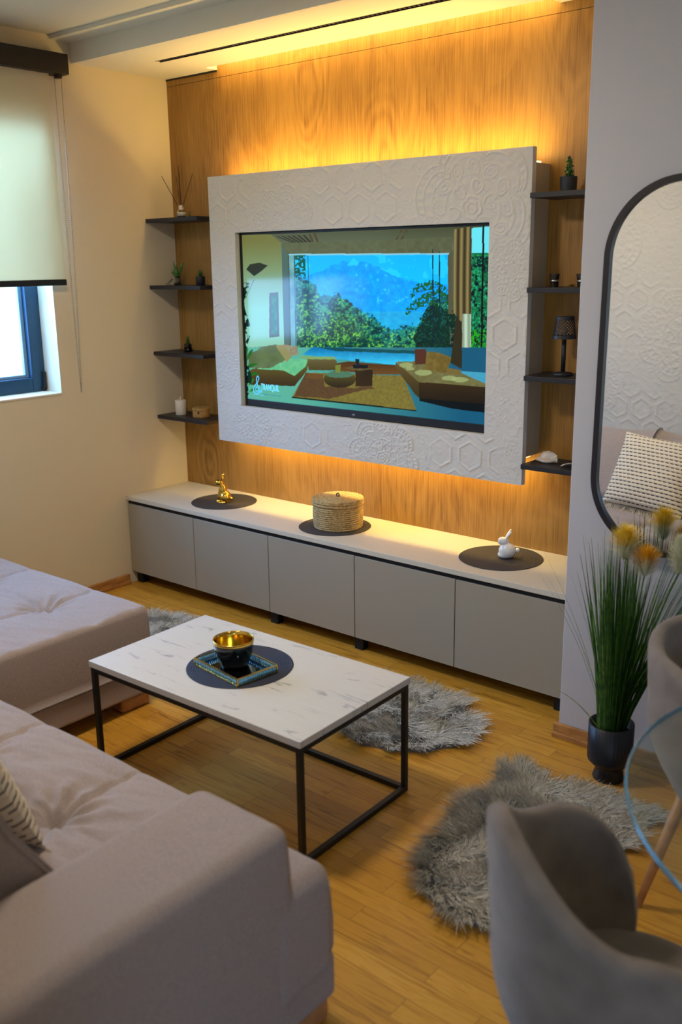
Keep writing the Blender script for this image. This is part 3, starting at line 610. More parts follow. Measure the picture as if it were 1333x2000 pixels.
# gold rabbit
def rabbit(name, label, x, y, z, mt, rz, kind):
    t_ = thing(name, label, 'figurine', (x, y, z), rz=rz); t_.scale = (1.38, 1.45, 1.12) if kind == 'sit' else (1.02, 1.02, 1.02)
    q = MB()
    if kind == 'sit':       # upright sitting rabbit, facing -x
        q.lathe([(.001, 0), (.026, 0), (.027, .006), (.001, .008)], 24)
        q.ell((.008, 0, .030), (.024, .021, .027)); q.ell((0, 0, .055), (.017, .016, .030), (0, .12, 0)); q.ell((-.004, 0, .078), (.012, .012, .014))
        q.ell((-.012, 0, .094), (.018, .0125, .0135), (0, .25, 0)); q.ell((-.024, 0, .090), (.009, .008, .008))
        for s_ in (-1, 1):
            q.ell((-.013, s_*.009, .028), (.006, .006, .026)); q.ell((-.016, s_*.009, .008), (.010, .006, .005)); q.ell((.010, s_*.017, .024), (.018, .007, .019))
        q.ell((.032, 0, .018), (.009, .009, .009)); vx = .0022
        bd = q.build('body', mt, t_, remesh=vx)
        for s_ in (-1, 1): MB().ell((0, 0, .018), (.0045, .0065, .021)).xf(Matrix.Translation((-.004, s_*.006, .102)) @ Matrix.Rotation(.25, 4, 'Y') @ Matrix.Rotation(-s_*.15, 4, 'X')).build('ear', mt, t_, smooth=True)
        for s_ in (-1, 1): MB().ell((-.0195, s_*.0105, .0965), (.0018, .0018, .0018), n=8).build('eye', M_dark, bd, smooth=True)
    else:                    # round crouching rabbit
        q.ell((0, 0, .033), (.036, .032, .033), n=24); q.ell((-.010, 0, .016), (.030, .027, .016), n=20)
        q.ell((-.016, 0, .073), (.024, .018, .018), (0, .35, 0)); q.ell((-.028, 0, .068), (.012, .011, .010)); q.ell((-.004, 0, .060), (.016, .016, .014))
        bd = q.build('body', mt, t_, remesh=.0025)
        MB().ell((.042, 0, .036), (.010, .010, .010)).build('tail', mt, t_, smooth=True)
        for s_ in (-1, 1): MB().ell((0, 0, .020), (.005, .008, .024)).xf(Matrix.Translation((-.008, s_*.008, .084)) @ Matrix.Rotation(.55, 4, 'Y') @ Matrix.Rotation(-s_*.28, 4, 'X')).build('ear', mt, t_, smooth=True)
        for s_ in (-1, 1): MB().ell((-.029, s_*.0125, .077), (.0018, .0018, .0018), n=8).build('eye', M_dark, bd, smooth=True)
    return t_
rabbit('rabbit_figurine', 'shiny gold rabbit figurine sitting upright on the leftmost cabinet mat', .547, -.236, MZ, M_gold, .55, 'sit')
rabbit('rabbit_figurine', 'small white porcelain rabbit with round body on the rightmost cabinet mat', 2.236, -.192, MZ, M_white, .55, 'round')

# rope basket with lid
bk = thing('lidded_basket', 'round coiled rope basket with lid on the middle cabinet mat', 'basket', (1.338, -.232, MZ))
def rope_rows(q, r_of_z, z0, z1, rr):
    n = int((z1-z0)/(rr*1.7)); prof = []
    for i in range(n):
        zc = z0+(i+.5)*(z1-z0)/n
        for a in np.linspace(-PI/2, PI/2, 5): prof.append((r_of_z(zc)+rr*math.cos(a)*.8, zc+rr*math.sin(a)*.92))
    return prof
twist = lambda a, z: 1+.010*math.sin(a*46+z*900)
pr_ = rope_rows(None, lambda z: .112+.004*math.sin(z*22), 0.001, .118, .0055)
MB().lathe([(.001, 0)]+pr_+[(.001, .117)], 180, fn=twist).build('basket_body', M_jute, bk, smooth=True)
pr_ = rope_rows(None, lambda z: .120, .112, .138, .0055); top = []
for i in range(11):
    rc = .118-i*.0108
    for a in (0.2, PI/2, PI-.2): top.append((max(rc+.0052*math.cos(a), .001), .138+.003*(1-rc/.12)+.005*math.sin(a)))
MB().lathe([(.10, .113)]+pr_+top, 180, fn=twist).build('lid', M_jute, bk, smooth=True)
kb = MB(); kb.tube([(.008*math.cos(a), 0, .150+.011*math.sin(a)) for a in np.linspace(-.3, PI+.3, 12)], .0035, 8); kb.ell((0, 0, .146), (.008, .006, .005)).build('knob', mat('twine_dark', (120, 96, 66), .9, bump=(300, 1)), bk, smooth=True)

# ------------------------------------------------------------------ shelves
def shelf(x0, x1, z, label, group):
    o = MB().box(x0, x1, -.197, -.0006, z-.020, z).build('wall_shelf', M_shelf, bevel=.0015); tag(o, label, 'shelf', group)
LZ = [1.955, 1.612, 1.260, .912]; RZ = [1.968, 1.616, 1.273, .913]
for z, d_ in zip(LZ, ('topmost left black wall shelf, under the reed diffuser', 'second left black wall shelf, under the bulb in a glass', 'third left black wall shelf, under the small pot on a saucer', 'lowest left black wall shelf, under the white candle')):
    shelf(.001, .402, z, d_, 'black shelves left of the television')
for z, d_ in zip(RZ, ('topmost right black wall shelf, under the jade plant', 'second right black wall shelf, under the dark votive glass', 'third right black wall shelf, under the small black lamp', 'lowest right black wall shelf, under the seashells')):
    shelf(2.287, 2.709, z, d_, 'black shelves right of the television')

def leafblade(q, base, tip, wd, up=(0, 0, 1), bend=.0, n=4):
    base = Vector(base); tip = Vector(tip); d_ = tip-base; s_ = d_.cross(Vector(up))
    if s_.length < 1e-6: s_ = Vector((1, 0, 0))
    s_.normalize(); nrm = s_.cross(d_).normalized(); v = []; f = []
    for i in range(n+1):
        t_ = i/n; c = base+d_*t_+nrm*bend*math.sin(PI*t_); w_ = wd*(math.sin(PI*(.12+.85*t_))**.8)*(1 if t_ < 1 else .1)
        v += [c-s_*w_, c+nrm*w_*.35, c+s_*w_, c-nrm*w_*.35]
    for i in range(n):
        for j in range(4): f.append((i*4+j, i*4+(j+1) % 4, (i+1)*4+(j+1) % 4, (i+1)*4+j))
    f.append((3, 2, 1, 0)); f.append((n*4, n*4+1, n*4+2, n*4+3)); q.add(v, f)
# reed diffuser
t_ = thing('reed_diffuser', 'glass reed diffuser with dark sticks on the topmost left shelf', 'diffuser', (.178, -.10, LZ[0]))
MB().lathe([(.001, 0), (.021, 0), (.022, .004), (.022, .030), (.019, .037), (.0105, .042), (.0095, .052), (.0085, .052), (.0095, .042), (.017, .036), (.0195, .030), (.0195, .004), (.001, .003)], 28, cap=False).build('bottle', M_glass, t_, smooth=True)
MB().lathe([(.001, .0035), (.019, .0035), (.019, .020), (.001, .020)], 24).build('oil', mat('pale_oil', (150, 150, 120), .1, trans=.6), t_, smooth=True)
MB().lathe([(.0125, .042), (.0125, .064), (.004, .0645), (.004, .060), (.0105, .0595), (.0105, .042)], 24, cap=False).build('neck_collar', mat('collar_white', (220, 205, 185), .5), t_, auto=True)
MB().lathe([(.0222, .010), (.0224, .010), (.0224, .030), (.0222, .030)], 28, cap=False).build('paper_label', mat('paper_label', (170, 168, 158), .7), t_, smooth=True)
for a, l_, yy in ((-.50, .245, -.02), (-.22, .215, .02), (-.02, .262, 0), (.10, .225, -.02), (.40, .235, .01)):
    dx = math.sin(a)*l_; MB().tube([(-dx*.12, -yy*.3, .006), (dx, yy, math.cos(a)*l_)], .0016, 6).build('reed', M_reed, t_)
o = MB().lathe([(.001, 0), (.008, 0), (.008, .030), (.006, .034), (.001, .034)], 16).build('oil_vial', mat('vial_amber', (150, 120, 50), .15, trans=.5), loc=(.222, -.085, LZ[0]), smooth=True); tag(o, 'tiny amber vial beside the reed diffuser', 'vial')
# sprouting bulb in glass with hairpin wire
t_ = thing('bulb_vase', 'green sprouting shoots in a small glass on the second left shelf', 'plant', (.122, -.10, LZ[1]))
MB().lathe([(.001, 0), (.018, 0), (.022, .010), (.023, .022), (.018, .034), (.014, .040), (.017, .046), (.0155, .046), (.0125, .040), (.0165, .033), (.0212, .022), (.020, .010), (.016, .002), (.001, .002)], 28, cap=False).build('glass', M_glass, t_, smooth=True)
MB().ell((0, 0, .022), (.015, .015, .016)).build('bulb', mat('bulb_brown', (120, 90, 50), .7), t_, smooth=True)
q = MB()
for i in range(16):
    a = i*2.4; s_ = .012+.022*random.random(); leafblade(q, (.004*math.cos(a), .004*math.sin(a), .034), (s_*1.3*math.cos(a), s_*math.sin(a), .075+.060*random.random()), .0052, up=(math.cos(a+1), math.sin(a+1), .2), bend=.004)
leafblade(q, (0, 0, .05), (-.045, 0, .095), .003); q.build('leaves', M_leafB, t_, smooth=True)
o = MB().tube([(0, 0, .0016), (.055, 0, .034), (.057, .003, .034), (.012, .008, .0016)], .0012, 6).build('twig', M_reed, loc=(.050, -.125, LZ[1])); tag(o, 'thin dark twig leaning on the small glass, second left shelf', 'twig')
# succulents
def succulent(label, x, y, z, pr, ph, lh, mpot, saucer=False, seed=1, spread=.9, mleaf=M_leaf):
    rnd = random.Random(seed); t_ = thing('potted_succulent', label, 'plant', (x, y, z)); zb = 0
    if saucer: MB().lathe([(.001, 0), (pr*.8, 0), (pr*1.5, .010), (pr*1.45, .011), (pr*.8, .003), (.001, .003)], 28).build('saucer', mpot, t_, smooth=True); zb = .003
    MB().lathe([(.001, zb), (pr*.86, zb), (pr*.97, zb+.004), (pr, zb+ph), (pr*.9, zb+ph), (pr*.86, zb+ph*.8), (.001, zb+ph*.8)], 32).build('pot', mpot, t_, auto=True)
    MB().lathe([(.001, zb+ph*.8), (pr*.86, zb+ph*.82), (.001, zb+ph*.84)], 20).build('soil', M_soil, t_)
    q = MB()
    for i in range(26):
        a = i*2.39996; k = i/26; e_ = .25+1.15*k; L = lh*(.55+.45*rnd.random())*(.7+.5*k)
        zz = zb+ph*.84+k*lh*.35; leafblade(q, (0, 0, zz), (spread*L*math.cos(e_)*math.cos(a), spread*L*math.cos(e_)*math.sin(a), zz+L*math.sin(e_)), lh*.10, bend=-.003)
    q.build('leaves', mleaf, t_, smooth=True); return t_
succulent('small succulent in a black pot, second left shelf beside the glass', .302, -.10, LZ[1], .0245, .046, .036, M_pot, seed=3)
succulent('small dark succulent in a black pot with saucer, third left shelf', .176, -.10, LZ[2], .021, .040, .042, M_glassB, saucer=True, seed=5, spread=.55)
jd = succulent('jade plant in a black pot on the topmost right shelf', 2.397, -.10, RZ[0], .032, .056, .045, M_pot, seed=8, spread=.9)
q = MB()
for i in range(16):
    a = i*2.4; q.ell((.014*math.cos(a)*(1-i/22), .014*math.sin(a)*(1-i/22), .062+i*.0042), (.009, .006, .005), (0, .5, a), n=8)
q.build('upper_leaves', M_leaf, jd, smooth=True)
# candle and bamboo box
t_ = thing('pillar_candle', 'white textured pillar candle on the lowest left shelf', 'candle', (.108, -.115, LZ[3]))
MB().lathe([(.001, 0), (.029, 0), (.031, .002), (.0305, .04), (.031, .080), (.029, .082), (.024, .079), (.001, .078)], 40, fn=lambda a, z: 1+.02*math.sin(a*9+z*120)).build('wax', M_wax, t_, smooth=True)
q = MB(); q.lathe([(.001, 0), (.0035, .003), (.0045, .009), (.002, .018), (.0005, .024)], 12, c=(0, 0, .079)); q.build('flame_tip', mat('flame_plastic', (235, 214, 170), .4), t_, smooth=True)
t_ = thing('trinket_box', 'round woven bamboo trinket box beside the white candle', 'box', (.268, -.11, LZ[3]))
MB().lathe([(.001, 0), (.044, 0), (.046, .003)]+[(.046+.0012*(k % 2), .003+k*.0045) for k in range(1, 9)]+[(.001, .040)], 40).build('box_body', M_bamboo, t_, smooth=True)
MB().lathe([(.001, .0405), (.049, .0405), (.0495, .050), (.047, .053), (.001, .055)], 40).build('lid', M_bamboo, t_, auto=True)
MB().box(-.004, .004, -.0495, -.046, .022, .036).xf(Matrix.Rotation(.5, 4, 'Z')).build('clasp', M_reed, t_)
# votive glasses
def votive(x, label):
    t_ = thing('votive_holder', label, 'candle holder', (x, -.10, RZ[1]))
    MB().lathe([(.001, 0), (.014, 0), (.015, .004), (.021, .050), (.0195, .050), (.0135, .006), (.001, .005)], 28).build('glass_cup', mat('smoked_glass', (40, 30, 26), .08, coat=.6), t_, auto=True)
    MB().lathe([(.0165, .018), (.0172, .018), (.0185, .027), (.0178, .027)], 28, cap=False).build('silver_band', M_steel, t_, smooth=True)
votive(2.355, 'dark votive glass with silver band on the second right shelf')
votive(2.470, 'dark votive glass half hidden behind the grey wall, second right shelf')
# table lamp with perforated shade
t_ = thing('table_lamp', 'small black table lamp with perforated shade, third right shelf', 'lamp', (2.408, -.10, RZ[2]))
MB().lathe([(.001, 0), (.038, 0), (.040, .004), (.036, .012), (.010, .016), (.001, .017)], 36).build('base', M_shelf, t_, smooth=True)
MB().lathe([(.009, .015), (.009, .150), (.001, .151)], 20).build('stem', M_shelf, t_, smooth=True)
q = MB(); nth, nr = 40, 14
for j in range(nr):
    for i in range(nth):
        if j in (0, 1, nr-1, nr-2) or (i+j) % 2 == 0:
            pts = []
            for (ii, jj) in ((i, j), (i+1, j), (i+1, j+1), (i, j+1)):
                fz = jj/nr; rr = .047-.012*fz; a = 2*PI*ii/nth; pts.append((rr*math.cos(a), rr*math.sin(a), .145+.085*fz))
            o_ = len(q.v); q.add(pts+[(p[0]*.97, p[1]*.97, p[2]) for p in pts], [(0, 1, 2, 3), (7, 6, 5, 4), (0, 4, 5, 1), (1, 5, 6, 2), (2, 6, 7, 3), (3, 7, 4, 0)])
q.lathe([(.001, .229), (.035, .229), (.035, .231), (.001, .231)], nth); q.build('lamp_shade', M_shelf, t_)
MB().ell((0, 0, .175), (.012, .012, .018)).build('bulb', mat('frosted_bulb', (150, 130, 100), .3), t_, smooth=True)
# seashells
t_ = thing('conch_shell', 'large pale conch seashell on the lowest right shelf', 'seashell', (2.357, -.10, RZ[3]))
q = MB(); q.ell((0, 0, .024), (.034, .024, .024), (0, -.15, .2)); q.ell((.022, 0, .018), (.026, .018, .016), (0, .3, .3)); q.ell((-.030, -.004, .011), (.022, .010, .010), (0, 0, .3)); q.ell((.0, -.016, .010), (.034, .014, .010))
for k in range(6): q.ell((-.016+k*.009, .004-(k%2)*.006, .038-abs(k-2)*.002), (.0045, .0055, .013), (0, (k-2)*.25, 0), n=10)
for k in range(7): q.ell((-.022+k*.010, -.002, .040-abs(k-3)*.004), (.005, .006, .010), (0, (k-3)*.3, 0), n=10)
for k in range(5): q.ell((.010+k*.009, -.016+k*.003, .014), (.003, .008, .013), n=8)
q.build('shell_body', M_shell, t_, remesh=.0018)
MB().ell((.002, -.022, .016), (.020, .006, .008), (.3, 0, .1)).build('shell_lip', mat('lip_pink', (205, 176, 156), .35), t_, smooth=True)
t_ = thing('scallop_shell', 'flat white seashell at the right end of the lowest shelf', 'seashell', (2.478, -.125, RZ[3]), rz=.4)
P = np.zeros((49, 14, 3)); 
for i in range(49):
    a = PI*i/48
    for j in range(14):
        s_ = j/13; rr = .040*s_*(1+.05*math.cos(a*24)); P[i, j] = (rr*math.cos(a), rr*math.sin(a)*.9-.016, .0035+.013*(1-s_**2)+.0012*math.cos(a*24)*s_)
o = gridmesh('ribbed_shell', P, M_shell, t_); md = o.modifiers.new('solid', 'SOLIDIFY'); md.thickness = .002

# ------------------------------------------------------------------ ceiling vent, lamps
t_ = thing('ceiling_vent', 'long narrow black slot vent in the dropped ceiling', 'vent', (1.34, -.3315, HS+.01)); vo = Vector((1.34, -.3315, HS+.01))
rel(MB().box(.331, 2.349, -.3495, -.3455, HS-.001, HS+.025).box(.331, 2.349, -.3185, -.3145, HS-.001, HS+.025).build('vent_rail', M_dark, t_), vo)
rel(MB().box(.335, 2.345, -.3455, -.3185, HS+.016, HS+.022).build('vent_backing', M_dark, t_), vo)
q = MB()
for i in range(88): x = .345+i*.0225; q.box(x, x+.008, -.345, -.319, HS+.002, HS+.012)
rel(q.build('vent_louvre', mat('vent_grey', (60, 58, 76), .4), t_), vo)
def ceil_lamp(x, y, label):
    t_ = thing('ceiling_lamp', label, 'lamp', (x, y, H))
    MB().lathe([(.001, 0), (.20, 0), (.20, -.03), (.19, -.035), (.001, -.035)], 48).build('housing', M_white, t_, auto=True)
    MB().lathe([(.001, -.0355), (.185, -.0355), (.18, -.045), (.001, -.048)], 48).build('diffuser', M_lampw, t_, smooth=True)
ceil_lamp(1.75, -2.0, 'round white ceiling lamp above the sofa'); ceil_lamp(4.3, -2.3, 'round white fill lamp added above the dining table, out of view')  # second lamp is an added fixture for the dining fill

# ------------------------------------------------------------------ roller blind
t_ = thing('roller_blind', 'cream roller blind with dark valance, half lowered over the window', 'blind', (.05, -1.5, 2.6)); bo = Vector((.05, -1.5, 2.6))
rel(MB().box(0.001, .085, -2.42, -.665, 2.590, 2.680).build('valance', M_black, t_, bevel=.003), bo)
rel(MB().box(.0445, .0452, -2.38, -.752, 1.655, 2.62).build('blind_fabric', M_blind, t_), bo)
rel(MB().box(.038, .052, -2.385, -.750, 1.628, 1.657).build('bottom_bar', M_black, t_, bevel=.003), bo)
rel(MB().box(.030, .060, -.715, -.690, 2.575, 2.60).build('chain_wheel', M_black, t_), bo)
q = MB(); n = 150
for k in range(n):
    f_ = k/(n-1); z = 2.58-(2.58-1.10)*f_; 
    for s_ in (-1, 1):
        sep_ = .017*(1-f_**3)+.002; q.ell((.045+.0*s_, -.703+s_*sep_-.010*f_, z), (.0022, .0022, .0026), n=6)
rel(q.build('bead_chain', M_chain, t_), bo)
rel(MB().tube([(.045, -.703-.018, 2.58), (.045, -.712-.006, 1.5), (.045, -.713, 1.098), (.045, -.706+.002, 1.5), (.045, -.703+.018, 2.58)], .0008, 5).build('chain_cord', M_chain, t_), bo)

# ------------------------------------------------------------------ coffee table
TR = math.radians(1.355); tb = thing('coffee_table', 'low coffee table, white marble top on a thin black metal frame', 'table', (1.558, -1.831, 0), rz=TR)
L_, W_, TH = .958, .55, .412
MB().box(0, L_, 0, W_, TH-.022, TH).build('tabletop', M_marble, tb, bevel=.0015)
k = .018
for (x, y) in ((.004, .004), (L_-k-.004, .004), (.004, W_-k-.004), (L_-k-.004, W_-k-.004)): MB().box(x, x+k, y, y+k, 0, TH-.0225).build('leg', M_black, tb, bevel=.0015)
q = MB(); x1 = L_-.004; y1 = W_-.004; z1 = TH-.0225
q.box(.004+k, x1-k, .004, .004+k, z1-k, z1).box(.004+k, x1-k, y1-k, y1, z1-k, z1).box(.004, .004+k, .004+k, y1-k, z1-k, z1).box(x1-k, x1, .004+k, y1-k, z1-k, z1)
q.build('top_frame', M_black, tb)
MB().box(.004, .004+k, .004+k, y1-k, 0, k).build('floor_rail', M_black, tb); MB().box(x1-k, x1, .004+k, y1-k, 0, k).build('floor_rail', M_black, tb)
MB().box(.004+k, x1-k, y1-k, y1, 0, k).build('floor_rail', M_black, tb)
placemat(2.002, -1.541, TH, 'dark round placemat on the marble coffee table, blue reflection in its colour', .178)
M_mat_blue_refl = M_matw.copy(); M_mat_blue_refl.node_tree.nodes['Principled BSDF'].inputs['Base Color'].default_value = (*lin((42, 48, 66)), 1); bpy.context.scene.collection.objects[-1].data.materials[0] = M_mat_blue_refl  # blue reflection of television and window put into this mat's colour
# tray
TZ = TH+.0031; tcx, tcy = 2.012, -1.571; ta = math.atan2(-1.670+1.637, 2.133-1.892)
tr_ = thing('tray', 'small gold edged tray with ribbed glass sides on the coffee table mat', 'tray', (tcx, tcy, TZ), rz=ta)
a, b2, hh_ = .122, .083, .028
MB().box(-a+.003, a-.003, -b2+.003, b2-.003, 0.0, .004).build('mirror_base', mat('tray_mirror', (120, 130, 140), .04, metal=1), tr_)
def frame_rect(z0, z1, th): return MB().box(-a, a, -b2, -b2+th, z0, z1).box(-a, a, b2-th, b2, z0, z1).box(-a, -a+th, -b2+th, b2-th, z0, z1).box(a-th, a, -b2+th, b2-th, z0, z1)
M_rib = mat('ribbed_glass_blue_refl', (150, 215, 240), .08, metal=.55, trans=.3, coat=.5)  # bright blue reflections of television and window put into the rib colour
fr_ = frame_rect(hh_-.003, hh_, .005); fr_.add(*(lambda q: (q.v, q.f))(frame_rect(0, .003, .005)))
for sx in (-1, 1):
    for sy in (-1, 1): fr_.box(sx*a-(.005 if sx > 0 else 0), sx*a+(0 if sx > 0 else .005), sy*b2-(.005 if sy > 0 else 0), sy*b2+(0 if sy > 0 else .005), .003, hh_-.003)
fr_.build('gold_rim', M_brass, tr_)
q = MB(); n = 24
for i in range(n):
    x = -a+.006+(2*a-.012)*(i+.5)/n
    for s_ in (-1, 1): q.lathe([(.0033, .0035), (.0033, hh_-.0035)], 10, c=(x, s_*(b2-.0035), 0))
for i in range(20):
    y = -b2+.006+(2*b2-.012)*(i+.5)/20
    for s_ in (-1, 1): q.lathe([(.0033, .0035), (.0033, hh_-.0035)], 10, c=(s_*(a-.0035), y, 0))
q.build('ribbed_side', M_rib, tr_, smooth=True)
# bowl
bw_ = thing('bowl', 'black bowl with shiny gold inside standing on the glass tray', 'bowl', (1.992, -1.557, TZ+.004))
MB().lathe([(.001, 0), (.040, 0), (.044, .003), (.050, .012), (.063, .045), (.0675, .080), (.0685, .094), (.067, .0945)], 56, cap=False).build('outer_glaze', M_glassB, bw_, smooth=True)
MB().lathe([(.0688, .086), (.0692, .093), (.0680, .096), (.0655, .0945), (.0640, .080), (.060, .048), (.047, .016), (.030, .008), (.001, .006)], 56, cap=False).build('gold_lining', M_gold, bw_, smooth=True)

# ------------------------------------------------------------------ sofa
def soft_top(name, x0, x1, y0, y1, z0, z1, r, hf, mt, parent, off, step=.009, bulge=.0):
    """cushion: rounded top with height field and skirts down to z0"""
    nx = max(int((x1-x0)/step), 8); ny = max(int((y1-y0)/step), 8)
    def spaced(a, b_, n):
        t_ = np.linspace(0, 1, n); e_ = r*(1-np.cos(np.linspace(0, PI/2, 8)))
        mid = np.linspace(a+r, b_-r, n); return np.concatenate([a+e_[:-1], mid, b_-e_[:-1][::-1]])
    xs = spaced(x0, x1, nx); ys = spaced(y0, y1, ny); X, Y = np.meshgrid(xs, ys, indexing='ij')
    ex = np.minimum(X-x0, x1-X); ey = np.minimum(Y-y0, y1-Y)
    cx = np.clip(1-ex/r, 0, 1); cy = np.clip(1-ey/r, 0, 1); d_ = np.sqrt(np.clip(cx**2+cy**2, 0, 1.0))
    zt = z1-r*(1-np.sqrt(np.clip(1-d_**2, 0, 1)))
    f_ = np.clip(np.minimum(ex, ey)/.04, 0, 1); zt = zt+hf(X, Y)*f_
    # round plan corners
    k = np.sqrt(cx**2+cy**2); s_ = np.where(k > 1, 1/np.maximum(k, 1e-6), 1)
    Xc = np.where(X < (x0+x1)/2, x0+r-(x0+r-X)*s_, x1-r+(X-x1+r)*s_); Yc = np.where(Y < (y0+y1)/2, y0+r-(y0+r-Y)*s_, y1-r+(Y-y1+r)*s_)
    Xn = np.where((k > 1), Xc, X); Yn = np.where((k > 1), Yc, Y)
    Pt = np.stack([Xn, Yn, zt], -1); nu, nv = X.shape
    V = Pt.reshape(-1, 3).tolist(); Fq = []
    for i in range(nu-1):
        for j in range(nv-1): Fq.append((i*nv+j, (i+1)*nv+j, (i+1)*nv+j+1, i*nv+j+1))
    per = [(i, 0) for i in range(nu)]+[(nu-1, j) for j in range(1, nv)]+[(i, nv-1) for i in range(nu-2, -1, -1)]+[(0, j) for j in range(nv-2, 0, -1)]
    n = len(per); prev = [i*nv+j for i, j in per]; zb = z1-r
    for lv in range(1, 7):
        z = zb+(z0-zb)*lv/6; o_ = len(V); bl = bulge*math.sin(PI*lv/6)
        for (i, j) in per:
            p = Pt[i, j]; dx = (-1 if i == 0 else (1 if i == nu-1 else 0)); dy = (-1 if j == 0 else (1 if j == nv-1 else 0))
            V.append([p[0]+dx*bl, p[1]+dy*bl, z])
        cur = [o_+q for q in range(n)]
        for q in range(n): Fq.append((prev[(q+1) % n], prev[q], cur[q], cur[(q+1) % n]))
        prev = cur
    Fq.append(tuple(prev))
    return rel(MB().add(V, Fq).build(name, mt, parent, smooth=True), off)
def tufting(xs, ys, seed, wr=1.):
    def hf(X, Y):
        h = np.zeros_like(X)
        for x in xs: h -= .010*np.exp(-((X-x)/.007)**2)+.010*np.exp(-((X-x)/.05)**2)
        for y in ys: h -= .010*np.exp(-((Y-y)/.007)**2)+.010*np.exp(-((Y-y)/.05)**2)
        for x in xs:
            for y in ys:
                r = np.hypot(X-x, Y-y); a = np.arctan2(Y-y, X-x)
                h -= .030*np.exp(-(r/.028)**2)+.018*np.exp(-(r/.085)**2)
                h += wr*.0065*np.sin(a*11+3*fbm(X*9, Y*9, seed, 2))*np.exp(-((r-.07)/.06)**2)
        h += wr*.0085*(fbm(X*5+Y*3, Y*22-X*6, seed, 3)-.5)*2+wr*.005*(fbm(X*3, Y*3, seed+7, 2)-.5)
        return h
    return hf
sf = thing('corner_sofa', 'beige fabric corner sofa with tufted seats, chaise and low armrest', 'sofa', (1.5, -2.5, 0)); so = Vector((1.5, -2.5, 0))
SY = -2.175; SB = -3.0
soft_top('chaise_cushion', .16, 1.318, SB, -1.365, .175, .425, .028, tufting([.50, .965], [-1.615, -2.08, -2.55], 3), M_sofa, sf, so, bulge=.003)
rel(MB().box(.17, 1.308, -3.18, -1.375, .062, .172).build('chaise_base', M_sofa, sf, bevel=.012, seg=3), so)
soft_top('seat_cushion', 1.322, 2.668, SB, SY, .185, .425, .045, tufting([1.845, 2.285], [-2.455], 11, 1.4), M_sofa, sf, so, bulge=.004)
rel(MB().box(1.322, 2.955, SB, SY+.002, .062, .182).box(2.672, 2.955, -2.34, SY+.002, .182, .30).build('seat_base', M_sofa, sf, bevel=.018, seg=3), so)
soft_top('seat_corner', 2.60, 2.962, -2.40, SY+.006, .16, .418, .055, lambda X, Y: 0*X, M_sofa, sf, so, step=.02, bulge=.004)
soft_top('armrest', 2.660, 2.955, -3.19, -2.300, .08, .572, .045, lambda X, Y: .004*(fbm(X*4, Y*4, 2, 2)-.5), M_sofa, sf, so, step=.02, bulge=.006)
soft_top('backrest', .17, 2.955, -3.245, -3.005, .08, .70, .05, lambda X, Y: 0*X, M_sofa, sf, so, step=.03)
def foot(x, y, dx, dy):
    return rel(MB().box(x-dx, x+dx, y-dy, y+dy, 0, .062).build('foot', M_beech, sf, bevel=.014, seg=4), so)
foot(1.245, -1.44, .045, .07); foot(2.90, -2.26, .045, .07); foot(.25, -1.44, .045, .07); foot(2.90, -3.15, .045, .05); foot(.25, -3.1, .045, .05)

def pillow(name, label, w_, h_, th, M, mt, seed, cat='pillow', pinch=.06, wr=.006, group=None, crown=1):
    n = 44; t_ = thing(name, label, cat, (0, 0, 0), group); t_.matrix_world = M
    u = np.linspace(-1, 1, n); Ux, Uy = np.meshgrid(u, u, indexing='ij')
    px_ = Ux*w_/2*(1-pinch*(1-Uy**2)*(np.abs(Ux))**3); py_ = Uy*h_/2*(1-pinch*(1-Ux**2)*(np.abs(Uy))**3)
    th_ = th/2*((1-np.abs(Ux)**3.0)*(1-np.abs(Uy)**3.0))**.55
    V = []; Fq = []
    for s_ in (1, -1):
        nn = fbm(Ux*3+seed, Uy*3, seed, 3)-.5; z = s_*th_+nn*wr*2*(th_/(th/2)); o_ = len(V)
        V += np.stack([px_, py_, z], -1).reshape(-1, 3).tolist()
        for i in range(n-1):
            for j in range(n-1):
                q = (o_+i*n+j, o_+(i+1)*n+j, o_+(i+1)*n+j+1, o_+i*n+j+1); Fq.append(q if s_ > 0 else q[::-1])
    o = MB().add(V, Fq).build('pillow_cover', mt, t_, smooth=True)
    return t_
def frame_mat(origin, xd, yd):
    x = Vector(xd).normalized(); y = Vector(yd); y = (y-x*y.dot(x)).normalized(); z = x.cross(y)
    M = Matrix((x, y, z)).transposed().to_4x4(); M.translation = Vector(origin); return M
